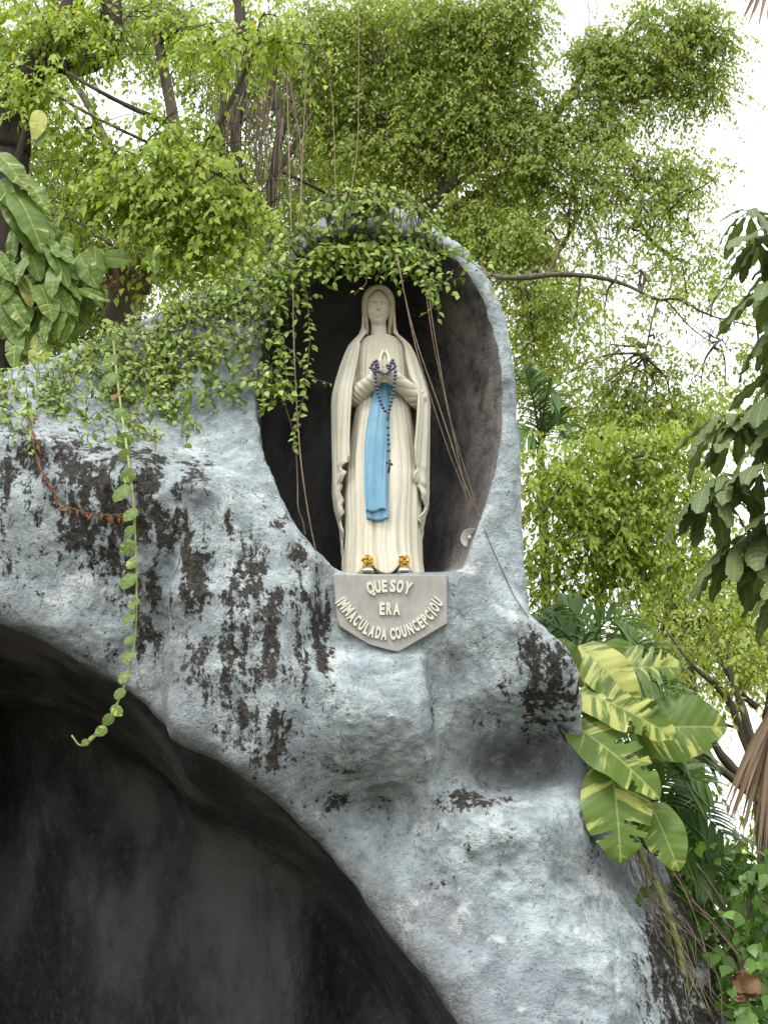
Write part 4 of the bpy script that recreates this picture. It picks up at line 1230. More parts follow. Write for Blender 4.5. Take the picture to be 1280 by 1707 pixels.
def boughs(parent, mains, blobs, mat, seed=0, r0=2.6):
    """a thin curved bough from the nearest limb to each leaf cluster"""
    r = np.random.default_rng(seed)
    pts = np.array([p for m in mains for p in spline(np.array([q[:3] for q in m]), 12)])
    parts = []
    for (a, b, Y, rx, ry, w_) in blobs:
        for k in range(2 if rx > 50 else 1):
            tgt = np.array([a + r.normal(0, rx * 0.4), b + r.normal(0, ry * 0.4), Y])
            d = np.hypot(pts[:, 0] - tgt[0], pts[:, 1] - tgt[1]) + 60 * np.abs(pts[:, 2] - Y)
            st = pts[np.argmin(d)]
            mid_ = (st + tgt) / 2 + np.array([r.normal(0, 8), -10 + r.normal(0, 8), 0])
            q = spline(np.array([P(*st), P(*mid_), P(*tgt)]), 14)
            q = q + 0.015 * np.stack([vnoise(q * 6, 5), vnoise(q * 6, 6), vnoise(q * 6, 7)], 1)
            m = PXM(Y, b)
            parts.append(tube(q, np.linspace(r0, 0.8, 14) * m, 5))
            for j in range(3):
                s0 = q[int(5 + 3 * j)]; e = s0 + r.normal(0, 1, 3) * np.array([0.25, 0.2, 0.15])
                parts.append(tube(np.array([s0, (s0 + e) / 2 + np.array([0, 0, 0.03]), e]), np.array([1.1, 0.8, 0.5]) * m, 4))
    v_, f_ = merge(parts)
    o = obj('boughs', mesh_np('boughs', v_ - np.array(parent.location), fixq(f_)), parent, mat); o['kind'] = 'stuff'
    return o

# ------------------------------------------------------------------ trees behind the grotto
ntot = 0
# right-hand fig tree: pale crown against the sky
fig_r = thing('fig_tree', 'large small-leaved fig tree with bare limbs rising behind the right of the niche', 'tree', ground_pt(690, 500, 12.6))
trunk_to_ground(fig_r, 690, 380, 12.4, 0.26, 0.17, M_BARK, seed=1)
B_R = [
  [(690,385,12.4,20),(712,345,12.3,14),(738,318,12.2,13),(768,295,12.1,10),(802,278,12.2,8),(850,240,12.5,6),(890,190,12.7,4)],
  [(735,320,12.2,9),(738,280,12.2,6),(735,230,12.2,5),(742,170,12.3,3)],
  [(690,385,12.4,18),(760,350,12.9,14),(848,288,12.8,12),(868,255,12.8,11),(905,215,12.8,10),(945,165,12.8,8),(975,120,12.8,6),(1040,60,12.8,4)],
  [(905,215,12.8,7),(960,160,12.7,5),(1010,145,12.7,4),(1070,140,12.7,3),(1130,110,12.7,2)],
  [(690,400,12.4,16),(760,440,11.9,10),(820,460,11.6,8),(870,463,11.5,7.5),(930,457,11.5,7),(1000,463,11.5,5.5),(1050,478,11.5,4.5),(1095,500,11.5,4),(1130,498,11.5,3.5),(1180,525,11.5,2.5),(1260,545,11.5,1.5)],
  [(910,460,11.5,5),(925,432,11.6,4),(930,410,11.7,2.5)],
  [(960,365,12.6,5),(958,320,12.6,5),(955,275,12.6,4),(975,230,12.6,3),(985,210,12.6,2)],
  [(870,463,11.9,5),(930,420,12.4,5),(960,362,12.6,5)],
  [(960,362,12.6,3.5),(985,325,12.6,2)],
  [(1025,315,12.5,6),(1050,345,12.5,6),(1080,395,12.5,5),(1115,425,12.5,4),(1150,440,12.5,3)],
  [(955,280,12.6,4),(990,300,12.6,5),(1025,315,12.5,6)],
  [(1080,300,12.5,2.5),(1110,345,12.5,2.5),(1140,395,12.4,2)],
  [(1095,500,11.5,3),(1085,540,11.5,2.5),(1075,590,11.5,2)],
  [(1110,500,11.5,2.5),(1150,545,11.5,2),(1190,575,11.5,1.5)],
  [(640,110,12.4,3),(700,120,12.4,3.5),(760,145,12.4,4),(810,130,12.4,3),(850,110,12.4,2)],
  [(760,145,12.4,4),(742,170,12.3,4)],
  [(700,385,12.3,6),(690,330,12.3,5),(660,260,12.3,4),(640,110,12.4,3)],
]
for i, b in enumerate(B_R):
    b = [(q[0], q[1], q[2] + (0.35 if q[2] > 11.95 else 0), q[3] * (0.78 if q[2] > 11.95 else 0.66)) for q in b]
    branch_obj('branch', b, fig_r, M_BARK, n=26, sides=8, seed=20 + i)
FR = [(560,60,12.6,90,80,1.3),(690,50,12.4,110,80,1.4),(820,55,12.4,80,80,1.3),(885,15,12.4,45,40,1.1),(740,165,12.5,110,75,1.4),(620,190,12.8,90,90,1.3),(860,165,12.6,65,60,1.3),
 (560,270,12.9,70,60,1.3),(660,275,12.6,90,60,1.3),(780,225,12.5,80,55,1.3),(640,110,12.9,90,60,1.2),
 (1080,40,12.8,100,55,1.1),(1170,60,12.8,55,60,1.0),(1010,90,12.8,55,45,1.2),(1100,120,12.8,100,48,1.3),(1180,150,12.8,40,38,.9),(1020,150,12.7,65,40,1.1),(975,85,12.7,35,28,.9),
 (960,200,12.7,60,48,1.2),(1015,225,12.7,48,38,1.1),(900,240,12.6,60,60,1.3),(1090,190,12.7,60,28,.5),(1215,70,12.8,22,25,.5),
 (840,320,12.5,80,60,1.35),(930,315,12.5,80,58,1.3),(1010,285,12.5,60,48,1.1),(1080,285,12.5,65,45,.95),(1150,270,12.5,48,26,.6),(1208,283,12.5,36,16,.45),(1140,310,12.5,40,40,.6),
 (770,380,12.5,60,50,1.3),(850,410,12.4,75,60,1.35),(950,400,12.4,70,52,1.1),(1030,370,12.4,60,50,.75),(1100,350,12.4,50,50,.7),(1130,420,12.2,60,50,.5),(1050,440,12.2,65,36,.5),(1185,440,12.2,50,40,.45),(1215,490,12.2,40,40,.45),
 (885,500,12.2,50,48,1.2),(960,492,11.9,70,38,.8),(1005,535,11.6,60,40,.7),(1070,500,11.6,60,36,.45),(1160,490,11.6,60,34,.4),
 (895,570,12.2,45,65,1.2),(955,580,12.0,50,50,.8),(885,640,12.3,36,40,.9),(1050,570,11.6,55,40,.5),(1130,585,11.6,60,40,.4),(1210,560,11.6,60,45,.45),(1240,620,11.6,50,40,.5),
 (1010,640,11.8,55,36,.8),(1090,640,11.8,65,36,.7),(1170,650,11.8,60,36,.6),(1040,690,11.8,60,30,.9),(1120,690,11.8,60,30,.8)]
boughs(fig_r, B_R, FR, M_BARK, 31)
ntot += crown(fig_r, FR, 0.054, M_FIG, seed=3, nleaf=10, length=0.33, dens=3.3)
# left-hand fig trees: nearer, brighter leaves, curtains of aerial roots
fig_l = thing('fig_tree', 'bright small-leaved fig tree with leaning trunk above the left shoulder of the grotto', 'tree', ground_pt(120, 480, 11.2))
trunk_to_ground(fig_l, 205, 485, 10.85, 0.17, 0.11, M_BARK, seed=2)
B_L = [
  [(203,488,10.85,26),(240,440,10.7,20),(266,400,10.6,18),(280,355,10.6,14),(284,300,10.6,12),(290,210,10.6,11),(272,110,10.6,9),(255,20,10.6,8)],
  [(240,440,10.7,10),(247,455,10.7,9),(243,490,10.8,8)],
  [(284,300,10.6,8),(330,260,10.3,6),(380,180,10.0,5),(430,70,9.7,4)],
  [(290,210,10.6,6),(200,170,10.3,4),(110,120,10.1,3)],
  [(75,145,10.0,2.5),(130,180,9.9,2.5),(220,225,9.9,2.5),(300,260,9.9,2),(420,320,9.9,1.5)],
  [(85,150,10.2,2.5),(150,220,10.1,2),(230,260,10.0,2)],
  [(80,355,10.0,3),(130,370,9.9,2.5),(180,405,9.9,2.5),(210,425,10.0,2)],
]
for i, b in enumerate(B_L):
    branch_obj('branch', b, fig_l, M_BARK, n=26, sides=8, seed=50 + i)
FL = [(60,50,10.2,85,60,1.1),(140,50,10.3,60,55,1.0),(60,150,10.0,60,55,1.0),(300,40,10.4,60,45,.8),(430,45,9.6,85,50,1.2),(350,60,9.8,55,45,1.1),(475,75,9.5,30,36,1.2),
 (270,215,10.0,50,40,.8),(250,285,9.9,90,50,1.15),(330,300,9.8,80,50,1.15),(395,335,9.8,55,55,1.1),(270,345,9.9,85,50,1.15),(190,325,10.0,60,50,1.0),(150,275,10.1,60,45,.9),(120,220,10.1,40,36,.7),
 (350,395,9.9,75,45,1.1),(300,430,10.0,65,32,1.0),(430,410,9.9,35,36,.8),(440,360,9.8,28,40,.8),(330,230,10.2,40,40,.7),(110,330,10.4,50,50,.8)]
boughs(fig_l, B_L, FL, M_BARKD, 32, 2.0)
ntot += crown(fig_l, FL, 0.072, M_FIGL, T=T_FIG2, nobj=300, seed=5, nleaf=8, length=0.34, dens=2.7)
fig_m = thing('fig_tree', 'shaded fig tree with a curtain of hanging aerial roots left of the niche top', 'tree', ground_pt(400, 470, 12.2))
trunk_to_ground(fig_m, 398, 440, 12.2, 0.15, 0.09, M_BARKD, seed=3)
for i, b in enumerate([
  [(398,445,12.2,14),(400,330,12.2,12),(393,220,12.2,11),(405,100,12.2,10),(395,-30,12.2,9)],
  [(450,430,12.0,8),(452,330,12.0,8),(462,250,12.0,8),(470,200,12.0,9),(452,150,12.0,8),(465,60,12.0,6)],
  [(452,300,12.0,6),(480,260,12.0,5),(503,222,12.0,4),(520,190,12.0,3)],
  [(400,330,12.2,6),(370,250,12.2,7),(372,150,12.2,6),(350,40,12.2,5)],
  [(365,205,11.8,3),(400,203,11.8,3),(415,192,11.8,2)],
  [(456,280,12.0,4),(500,300,12.0,3),(560,330,12.1,2)],
  [(398,440,12.2,9),(420,380,12.1,6),(450,330,12.0,5)],
]):
    branch_obj('branch', b, fig_m, M_BARKD, n=26, sides=8, seed=80 + i)
tubes = []
r2 = np.random.default_rng(8)
for i in range(80):
    x0 = r2.uniform(338, 510); y0 = r2.uniform(60, 200); y1 = y0 + r2.uniform(120, 300); Y0 = r2.uniform(10.4, 11.9)
    y1 = min(y1, 470)
    k = np.cumsum(r2.normal(0, 6, 5))
    pts = [P(x0 + k[j] + (j * r2.normal(0, 2)), y0 + (y1 - y0) * j / 4, Y0) for j in range(5)]
    tubes.append(tube(spline(pts, 14), r2.uniform(0.002, 0.0065), 5))
v_, f_ = merge(tubes)
o = obj('aerial_roots', mesh_np('aerial_roots', v_ - np.array(fig_m.location), fixq(f_)), fig_m, M_ROOT); o['kind'] = 'stuff'
FM = [(480,150,13.2,60,90,1.0),(400,180,13.4,70,90,1.0),(330,150,13.4,60,60,.8),(520,330,13.0,50,50,1.0),(440,400,13.0,60,50,1.0),(370,330,13.2,60,60,1.0),(240,100,13.2,60,36,.6),(540,180,13.2,40,60,1.0),(300,250,13.4,60,50,.8),(480,420,12.6,40,30,1.0),(260,20,13.2,70,40,1.0),(440,260,13.4,60,60,.8)]
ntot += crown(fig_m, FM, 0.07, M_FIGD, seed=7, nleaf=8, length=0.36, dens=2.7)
# dark trunk at the left, carrying the climbing pothos
dark_l = thing('tree', 'dark thick tree trunk overgrown with variegated climbing pothos', 'tree', ground_pt(10, 480, 10.2))
trunk_to_ground(dark_l, 12, 250, 10.2, 0.24, 0.17, M_BARKD, seed=4)
for i, b in enumerate([
  [(12,260,10.2,42),(18,205,10.2,36),(40,150,10.3,26),(80,80,10.5,20),(120,10,10.6,18),(140,-60,10.6,16)],
  [(60,115,10.4,15),(150,110,10.7,14),(183,70,10.8,18),(185,0,10.8,18),(186,-60,10.8,16)],
  [(12,260,10.2,24),(-40,160,10.2,20),(-60,20,10.2,18)]]):
    branch_obj('branch', b, dark_l, M_BARKD, n=22, sides=10, seed=110 + i)
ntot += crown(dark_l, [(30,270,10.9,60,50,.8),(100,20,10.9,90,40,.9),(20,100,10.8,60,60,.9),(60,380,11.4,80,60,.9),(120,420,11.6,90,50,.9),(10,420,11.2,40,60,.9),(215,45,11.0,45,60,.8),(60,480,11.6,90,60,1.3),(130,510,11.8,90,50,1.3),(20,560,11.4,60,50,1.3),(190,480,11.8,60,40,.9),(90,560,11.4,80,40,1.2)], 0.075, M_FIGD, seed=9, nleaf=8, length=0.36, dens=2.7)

# ------------------------------------------------------------------ bushes to the right of the niche
bush = thing('bush', 'dense bright yellow-green bush beside the right rim of the niche', 'bush', ground_pt(1000, 900, 11.2))
trunk_to_ground(bush, 985, 1090, 11.2, 0.10, 0.06, M_BARKD, name='stem', seed=5)
for i, b in enumerate([
  [(985,1095,11.2,10),(960,1030,11.1,7),(985,985,11.0,5),(1060,970,10.9,4),(1120,945,10.9,2.5)],
  [(985,1095,11.2,10),(1000,1000,11.2,7),(1010,880,11.2,5),(1030,780,11.2,4)],
  [(925,1010,11.0,5),(990,985,11.0,5),(1020,950,11.0,4),(1040,900,11.0,3)],
  [(1045,765,10.6,2.5),(1070,760,10.6,3),(1100,768,10.6,2)],
  [(905,855,10.7,2.5),(922,828,10.7,3),(945,800,10.7,2)],
]):
    branch_obj('branch', b, bush, M_BARK, n=20, sides=7, seed=130 + i)
FB = [(905,760,10.9,60,55,1.2),(985,745,10.9,75,50,1.2),(1080,750,11.0,75,50,1.1),(1160,745,11.1,60,50,1.0),(940,840,10.8,80,70,1.3),(1040,850,10.8,85,75,1.3),(1130,840,10.9,75,65,1.2),(900,925,10.8,50,55,1.2),(980,935,10.8,75,55,1.25),(1075,925,10.9,75,55,1.1),(1155,910,11.0,60,55,.9),(920,995,10.9,60,45,1.0),(1000,1010,10.9,55,36,.6),(1085,1000,11.0,45,40,.5),(1000,800,11.4,130,100,1.0)]
ntot += crown(bush, FB, 0.066, M_FIGL, nobj=300, seed=13, nleaf=9, length=0.33, dens=2.7)
bush2 = thing('bush', 'loose bush with bare grey branches under the big umbrella leaves', 'bush', ground_pt(1265, 1280, 10.4))
trunk_to_ground(bush2, 1265, 1290, 10.4, 0.09, 0.05, M_BARK, name='stem', seed=6)
for i, b in enumerate([
  [(1265,1295,10.4,9),(1235,1215,10.4,8),(1212,1165,10.4,7),(1190,1140,10.4,5),(1150,1105,10.4,3),(1110,1050,10.4,2)],
  [(1262,1270,10.4,8),(1240,1190,10.3,7),(1220,1130,10.3,5),(1212,1090,10.3,3)],
  [(1270,1330,10.2,9),(1215,1275,10.2,8),(1190,1240,10.2,7),(1175,1200,10.2,5)],
  [(1275,1345,10.1,8),(1210,1290,10.1,7),(1180,1270,10.1,6),(1150,1245,10.1,4)],
  [(1262,1180,10.4,6),(1230,1150,10.4,4),(1200,1100,10.4,3),(1185,1040,10.4,2)],
  [(1235,1215,10.4,3),(1205,1205,10.4,2.5),(1180,1175,10.4,2)],
  [(1275,1200,10.4,6),(1285,1120,10.4,4),(1260,1060,10.4,2)],
  [(1265,1290,10.4,8),(1280,1360,10.3,8),(1290,1420,10.2,9)]]):
    branch_obj('branch', b, bush2, M_BARK, n=18, sides=7, seed=150 + i)
ntot += crown(bush2, [(1195,985,10.9,60,45,.9),(1190,1060,10.5,75,50,1.0),(1240,1010,10.6,50,55,1.1),(1130,1060,10.8,55,45,.6),(1245,1110,10.3,45,45,1.1),(1165,1115,10.5,45,36,.5),(1130,1150,10.9,30,30,.4),(1200,1230,11.5,50,50,.16),(1255,1400,10.8,36,36,.5),(1110,1110,11.2,50,50,1.0),(1060,1060,11.4,60,50,1.0),(1100,1190,11.6,60,60,.8)], 0.064, M_FIG, seed=17, nleaf=8, length=0.32, dens=2.4)
# tall trees farther back close the gaps in the canopy
M_FAR = mat_leaf('far_leaf', (0.24, 0.32, 0.06), (0.48, 0.57, 0.17), 0.57)
for (lab, gp, blobs, sd_) in (
  ('pale tall tree far behind the left fig trees', (230, 300, 17.0), [(60,260,17,110,90,.9),(60,420,17,110,90,1.1),(200,400,17,120,80,1.0),(330,430,17,110,60,1.0),(330,300,17,100,90,.9),(60,60,17,110,90,.8),(300,80,17,110,60,.8),(440,60,17,80,80,1.0),(250,30,17.5,80,50,.8)], 201),
  ('pale tall tree far behind the niche top', (560, 300, 18.0), [(480,330,18,110,110,1.1),(600,330,18,110,80,1.1),(560,180,18,120,110,1.0),(700,220,18,120,110,1.0),(800,380,18,110,80,1.0),(860,300,18,90,90,.9),(640,60,18,120,80,.9),(800,100,18,100,80,.8),(440,450,18,90,40,1.0),(880,440,18,70,60,.9),(900,560,18,60,70,1.0),(960,520,18,60,60,.7)], 202),
  ('pale tree far behind the right bushes and umbrella leaves', (1130, 1000, 18.0), [(1180,1000,18,110,60,1.0),(1100,1060,18,90,60,1.0),(1240,1080,18,70,70,1.0),(1180,1130,18,80,40,.8),(980,690,18,80,40,.8),(1100,700,18,90,40,.8),(1210,690,18,80,60,.7),(1120,960,18,80,60,1.0),(1260,1380,17,40,60,.8)], 203)):
    far = thing('tree', lab, 'tree', ground_pt(*gp))
    trunk_to_ground(far, gp[0], gp[1], gp[2], 0.22, 0.12, M_BARK, seed=sd_)
    for k_, b_ in enumerate(blobs[:6]):
        branch_obj('branch', [(gp[0], gp[1] + 60, gp[2], 9), ((gp[0] + b_[0]) / 2, (gp[1] + b_[1]) / 2 - 10, gp[2], 6), (b_[0], b_[1], gp[2], 3)], far, M_BARK, n=12, sides=6, seed=sd_ + k_)
    ntot += crown(far, blobs, 0.085, M_FAR, seed=sd_, nleaf=9, length=0.5, dens=3.2)

# ------------------------------------------------------------------ creepers on the rock
def creeper(name, label, blobs, total_per_px, leafpx, nobj, seed, lift=(0.01, 0.10), Yfree=8.42, strands=(), mat=None, pmin=8.2):
    """leaves sitting on the rock where the photograph shows them; blobs (px, py, rx, ry, density)"""
    r = np.random.default_rng(seed)
    P0, D, N, L, dens_pts = [], [], [], [], []
    for (a, b, rx, ry, w_) in blobs:
        n = int(np.pi * rx * ry * w_ * total_per_px)
        # leaves sit in runs along short runner stems
        nrun = max(1, n // 7)
        for k in range(nrun):
            rr = math.sqrt(r.random()); an = r.uniform(0, 2 * np.pi)
            x, y = a + rx * rr * math.cos(an), b + ry * rr * math.sin(an)
            da = r.normal(1.2, 0.9)
            run = []
            for j in range(7):
                xx, yy = x + j * 6 * math.cos(da) + r.normal(0, 3), y + j * 6 * math.sin(da) + r.normal(0, 3)
                h_ = hit(xx, yy)
                if h_ is None or h_[0][1] > 9.45 or (h_[0][1] - Yfree > 0.28 and lift[1] > 0.12):
                    p = P(xx, yy, Yfree + r.uniform(-0.06, 0.10)); nn = np.array([0, -0.8, 0.4])
                    if h_ is None and r.random() < 0.6:
                        continue
                else:
                    p, nn = h_
                    p = p + nn * r.uniform(*lift) + np.array([0, -1, 0]) * r.uniform(0, lift[1] * 0.5)
                run.append(p)
                P0.append(p)
                D.append(np.array([0.6 * math.cos(da), -0.15, -0.55]) + r.normal(0, 0.42, 3))
                N.append(nn * 0.6 + np.array([0, -0.45, 0.5]) + r.normal(0, 0.3, 3))
                L.append(leafpx * PXM(p[1], 700) * r.uniform(0.6, 1.25))
            if len(run) > 3:
                dens_pts.append(np.array(run) + np.array([0, 0.012, 0]))
    for (pts, step, lp_) in strands:
        q = PP(pts); q = spline(q, 60)
        d_ = np.concatenate([[0], np.cumsum(np.linalg.norm(np.diff(q, axis=0), axis=1))])
        for j, s_ in enumerate(np.arange(0, d_[-1], step * PXM(8.4, 700))):
            p = np.array([np.interp(s_, d_, q[:, i]) for i in range(3)]) + r.normal(0, 0.008, 3)
            P0.append(p); D.append(np.array([(1 if j % 2 else -1) * 0.8, -0.3, -0.35]) + r.normal(0, 0.3, 3)); N.append(np.array([0, -0.7, 0.5]) + r.normal(0, 0.3, 3)); L.append(lp_ * PXM(8.4, 700) * r.uniform(0.7, 1.2))
        dens_pts.append(q)
    P0, D, N, L = map(np.array, (P0, D, N, L))
    root = thing(name, label, 'vine', P0[np.argmin(P0[:, 2])])
    sc = L * np.where(in_frame(P0), 1, 0) / P0[:, 1] ** 3
    split_leaves(root, P0, D, N, L, T_OV, mat or M_CREEP, nobj, sc, mass='leaves')
    v_, f_ = merge([tube(spline(q, 8) if len(q) < 20 else q, 0.0035, 4) for q in dens_pts])
    obj('stems', mesh_np('stems', v_ - np.array(root.location), fixq(f_)), root, M_ROOT)['kind'] = 'stuff'
    return root
creeper('creeping_vine', 'leafy green creeper spread over the left shoulder of the grotto',
  [(30,650,60,22,1.0),(20,700,40,30,.5),(90,640,50,25,.8),(150,605,60,26,1.1),(110,670,50,26,.7),(240,575,60,42,1.1),(220,650,60,45,1.1),(330,530,62,45,1.1),(290,610,55,45,1.0),(270,520,50,20,.9),(390,490,50,36,1.0),(430,530,26,60,.9),(420,458,60,22,1.2),(375,570,60,26,.6),(385,648,50,12,1.0),(250,715,60,18,.7),(300,680,40,20,.6),(440,615,26,30,1.0),(330,470,60,14,1.0),(180,560,60,14,.8),(400,430,70,14,1.0),(150,720,60,16,.4),(350,660,40,10,.8),(60,604,60,10,1.3),(130,582,50,10,1.3),(205,548,50,12,1.3),(275,515,50,12,1.3),(345,486,50,12,1.3),(230,610,80,40,.5),(330,570,60,40,.5)],
  0.029, 13.5, 300, 21, lift=(0.005, 0.07))
creeper('creeping_vine', 'thick green creeper hanging over the top of the statue niche',
  [(620,338,62,24,1.5),(560,372,58,36,1.4),(510,410,44,36,1.4),(474,470,34,40,1.3),(600,400,70,26,1.3),(680,400,36,40,1.4),(690,440,26,24,1.2),(535,410,50,36,1.3),(650,365,55,26,1.4),(720,402,30,12,1.2),(770,428,30,10,1.2),(818,458,20,10,.9),(738,458,24,16,.8),(720,488,12,16,.8),(470,440,40,30,1.3),(640,420,40,16,.8),(600,425,30,14,.7),(560,430,36,14,.8),(450,590,22,36,.9),(470,640,26,24,.9),(440,640,24,16,.9),(585,330,40,14,1.2)],
  0.030, 14.5, 300, 22, lift=(0.01, 0.16), Yfree=8.40,
  strands=[([(500,430,8.40),(512,500,8.40),(516,560,8.40),(512,620,8.40),(502,680,8.40),(492,720,8.40),(488,750,8.40)], 6, 13),
           ([(455,560,8.5),(490,590,8.42),(520,628,8.45),(550,640,8.55)], 9, 9),
           ([(700,440,8.35),(712,470,8.35),(718,500,8.35)], 5, 13), ([(755,450,8.4),(748,465,8.38),(720,478,8.36)], 6, 9),
           ([(560,430,8.38),(610,465,8.36),(590,492,8.36)], 10, 9), ([(460,480,8.5),(462,520,8.48),(470,580,8.46),(480,640,8.44)], 6, 13), ([(690,390,8.5),(735,410,8.5),(790,440,8.52),(830,480,8.54)], 6, 10)])

# dried vine with orange leaves on the stained wall
def on_rock(px, py, lift=0.03):
    h_ = hit(px, py)
    return h_[0] + np.array([0, -lift, 0.3 * lift]) if h_ is not None else P(px, py, 8.3)
dq = np.array([on_rock(x, y, 0.025) for x, y in ((52,690),(55,730),(66,775),(85,815),(110,845),(150,860),(200,862),(235,850))])
dv = thing('dried_vine', 'dried orange-brown vine trailing across the stained left wall', 'vine', dq[-1])
v_, f_ = tube(spline(dq, 40), 0.004, 5)
obj('stem', mesh_np('stem', v_ - np.array(dv.location), fixq(f_)), dv, M_ROOT)
q = spline(dq, 44)
leaf_objects('leaf', tmpl_mesh('leaf', leaf_tmpl([0.03, 0.16, 0.2, 0.1, 0.0], 0.6, 0.4), M_DEADV), q + rng.normal(0, 0.008, q.shape), np.stack([rng.normal(0.2, 0.5, 44), np.full(44, -0.3), rng.normal(-0.8, 0.3, 44)], 1), np.stack([rng.normal(0, 0.5, 44), np.full(44, -0.8), rng.normal(0.3, 0.4, 44)], 1), rng.uniform(0.03, 0.065, 44), dv)

# ------------------------------------------------------------------ variegated pothos
def big_leaf(parent, b, t, wpx, Yb, Yt, seed, yel=0.0, slits=(), tilt=0.0, mat=None, droop=0.26, wav=0.022, name='leaf'):
    """b, t: pixel of the leaf base and of its tip"""
    pb, pt = P(*b, Yb), P(*t, Yt)
    D = pt - pb; L = np.linalg.norm(D)
    side = np.cross(D / L, np.array([0, -1, 0.35])); side /= np.linalg.norm(side)
    N = np.cross(side, D / L)
    ca, sa = math.cos(tilt), math.sin(tilt)
    S = side * ca + N * sa; N = np.cross(S, D / L)
    wd = wpx * PXM(Yb, b[1]) / (2 * L)
    T = heart_tmpl(wd / 0.96, slits, 5, wav, droop, seed)
    me = tmpl_mesh(name, T, mat or M_POTH, {'yel': yel})
    leaf_objects(name, me, np.array([pb]), np.array([D]), np.array([N]), np.array([L * 1.02]), parent)
    return pb
def stalk(parent, pts, r, mat, name='stalk'):
    v_, f_ = tube(spline(np.array(pts), 16), r, 7)
    return obj(name, mesh_np(name, v_ - np.array(parent.location), fixq(f_)), parent, mat)
pr0 = on_rock(1020, 1440, 0.0)
poth_r = thing('pothos', 'large variegated pothos with split yellow-green leaves climbing the right flank', 'plant', P(1130, 1690, 8.75))
spec = [((956,1108),(926,1068),44,8.75,8.70,1,-0.02,(),0.3), ((978,1088),(1053,1156),74,8.80,8.55,2,0.16,(),-0.25), ((1020,1120),(1126,1096),92,8.90,8.75,3,0.06,((1,6,.85),(1,9,.85),(1,12,.8),(-1,8,.7),(-1,11,.8),(-1,13,.7)),0.15),
 ((980,1158),(1120,1204),84,8.70,8.45,4,0.10,((-1,4,.8),(-1,7,.85),(-1,10,.85),(-1,12,.8),(1,9,.7),(1,12,.65)),0.1), ((1078,1216),(1198,1200),116,8.85,8.62,5,0.02,((1,14,.3),),-0.1), ((967,1216),(1098,1300),88,8.62,8.36,6,0.05,((-1,6,.7),(-1,9,.8),(-1,12,.7),(1,13,.6)),0.12),
 ((1020,1292),(1040,1416),112,8.58,8.38,7,0.03,((1,12,.75),(-1,10,.8),(-1,13,.6)),0.05), ((1090,1352),(1128,1436),68,8.62,8.45,8,0.0,((1,11,.5),),-0.2), ((1046,1080),(1010,1130),70,8.95,8.85,9,0.0,((1,9,.6),),0.2)]
node = [P(960,1120,8.9), P(985,1180,8.9), P(1000,1260,8.88), P(1030,1340,8.85), P(1070,1430,8.85), P(1120,1540,8.85), P(1150,1690,8.8)]
stalk(poth_r, node, 0.020, M_STEM, 'stem')
for (b, t, wp, Yb, Yt, sd_, ye, sl, ti) in spec:
    pb = big_leaf(poth_r, b, t, wp, Yb, Yt, sd_, ye + 0.005, sl, ti)
    n_ = min(node, key=lambda q: np.linalg.norm(q - pb))
    stalk(poth_r, [n_, (n_ + pb) / 2 + np.array([0.0, 0.02, 0.05]), pb], 0.007, M_STEM)
tubes = []
for i in range(20):
    x0, y0 = r2.uniform(1040, 1100), r2.uniform(1390, 1450)
    x1, y1 = r2.uniform(1110, 1260), r2.uniform(1560, 1720)
    Y0, Y1 = r2.uniform(8.55, 8.8), r2.uniform(8.35, 8.7)
    pts = [P(x0 + (x1 - x0) * (k / 4) ** r2.uniform(0.7, 1.4) + r2.normal(0, 8), y0 + (y1 - y0) * k / 4, Y0 + (Y1 - Y0) * k / 4) for k in range(5)]
    tubes.append(tube(spline(pts, 16), r2.uniform(0.0015, 0.0045), 5))
v_, f_ = merge(tubes)
obj('aerial_roots', mesh_np('aerial_roots', v_ - np.array(poth_r.location), fixq(f_)), poth_r, M_ROOT)['kind'] = 'stuff'

poth_l = thing('pothos', 'climbing pothos with drooping dark and yellow leaves on the left tree trunk', 'plant', P(20, 600, 9.75))
def c3(u, v): return u / 3.633, 150 + v / 3.633
PLs = [((300,1180),(380,1300),120,-0.1),((0,400),(150,525),140,.05),((150,535),(298,668),95,.06),((105,640),(275,880),190,-.02),((60,700),(275,985),150,.02),((282,905),(412,1115),110,-.06),((330,970),(440,1005),90,0),((490,1010),(560,1150),130,0),((575,975),(605,1155),100,-.05),((645,1020),(765,1015),120,-.05),((180,960),(235,1095),130,.04),((60,1060),(135,1180),80,-.1),((140,1140),(185,1278),78,.6),
 ((250,1195),(330,1335),150,.05),((230,1085),(330,1105),60,.0),((400,1095),(505,1130),62,.0),((20,1215),(145,1385),110,.03),((40,1380),(155,1545),120,.04),((262,1470),(190,1620),90,.25),((400,1150),(495,1230),70,-.1),((490,1240),(430,1345),72,-.1),((310,1345),(250,1465),80,.0),((500,1215),(620,1245),60,-.1),((245,140),(225,250),100,.5),((275,255),(215,310),75,-.1),((918,960),(945,1065),82,-.15),((-20,1000),(40,1110),100,0),((-10,1290),(50,1420),110,0),((150,1040),(80,1130),80,0),((370,1240),(440,1330),80,-.05),((110,1470),(60,1620),120,-.05),((340,1080),(300,1200),100,-.08),((420,880),(400,1000),80,.0),((10,560),(60,680),110,.0),((170,1330),(110,1440),100,-.05),((380,1360),(330,1470),90,-.05),((60,1180),(0,1260),90,.02),((430,1400),(370,1500),80,-.05),((230,780),(330,900),100,-.05),((200,1500),(300,1590),80,-.05),((520,1130),(590,1260),80,-.05)]
stalk(poth_l, [P(30,610,9.9), P(50,500,9.9), P(35,420,9.9), P(25,300,9.9), P(45,210,9.9)], 0.03, M_BARKD, 'stem')
stalk(poth_l, [P(40,520,9.9), P(90,480,9.9), P(130,440,9.85), P(160,420,9.85)], 0.02, M_BARKD, 'stem')
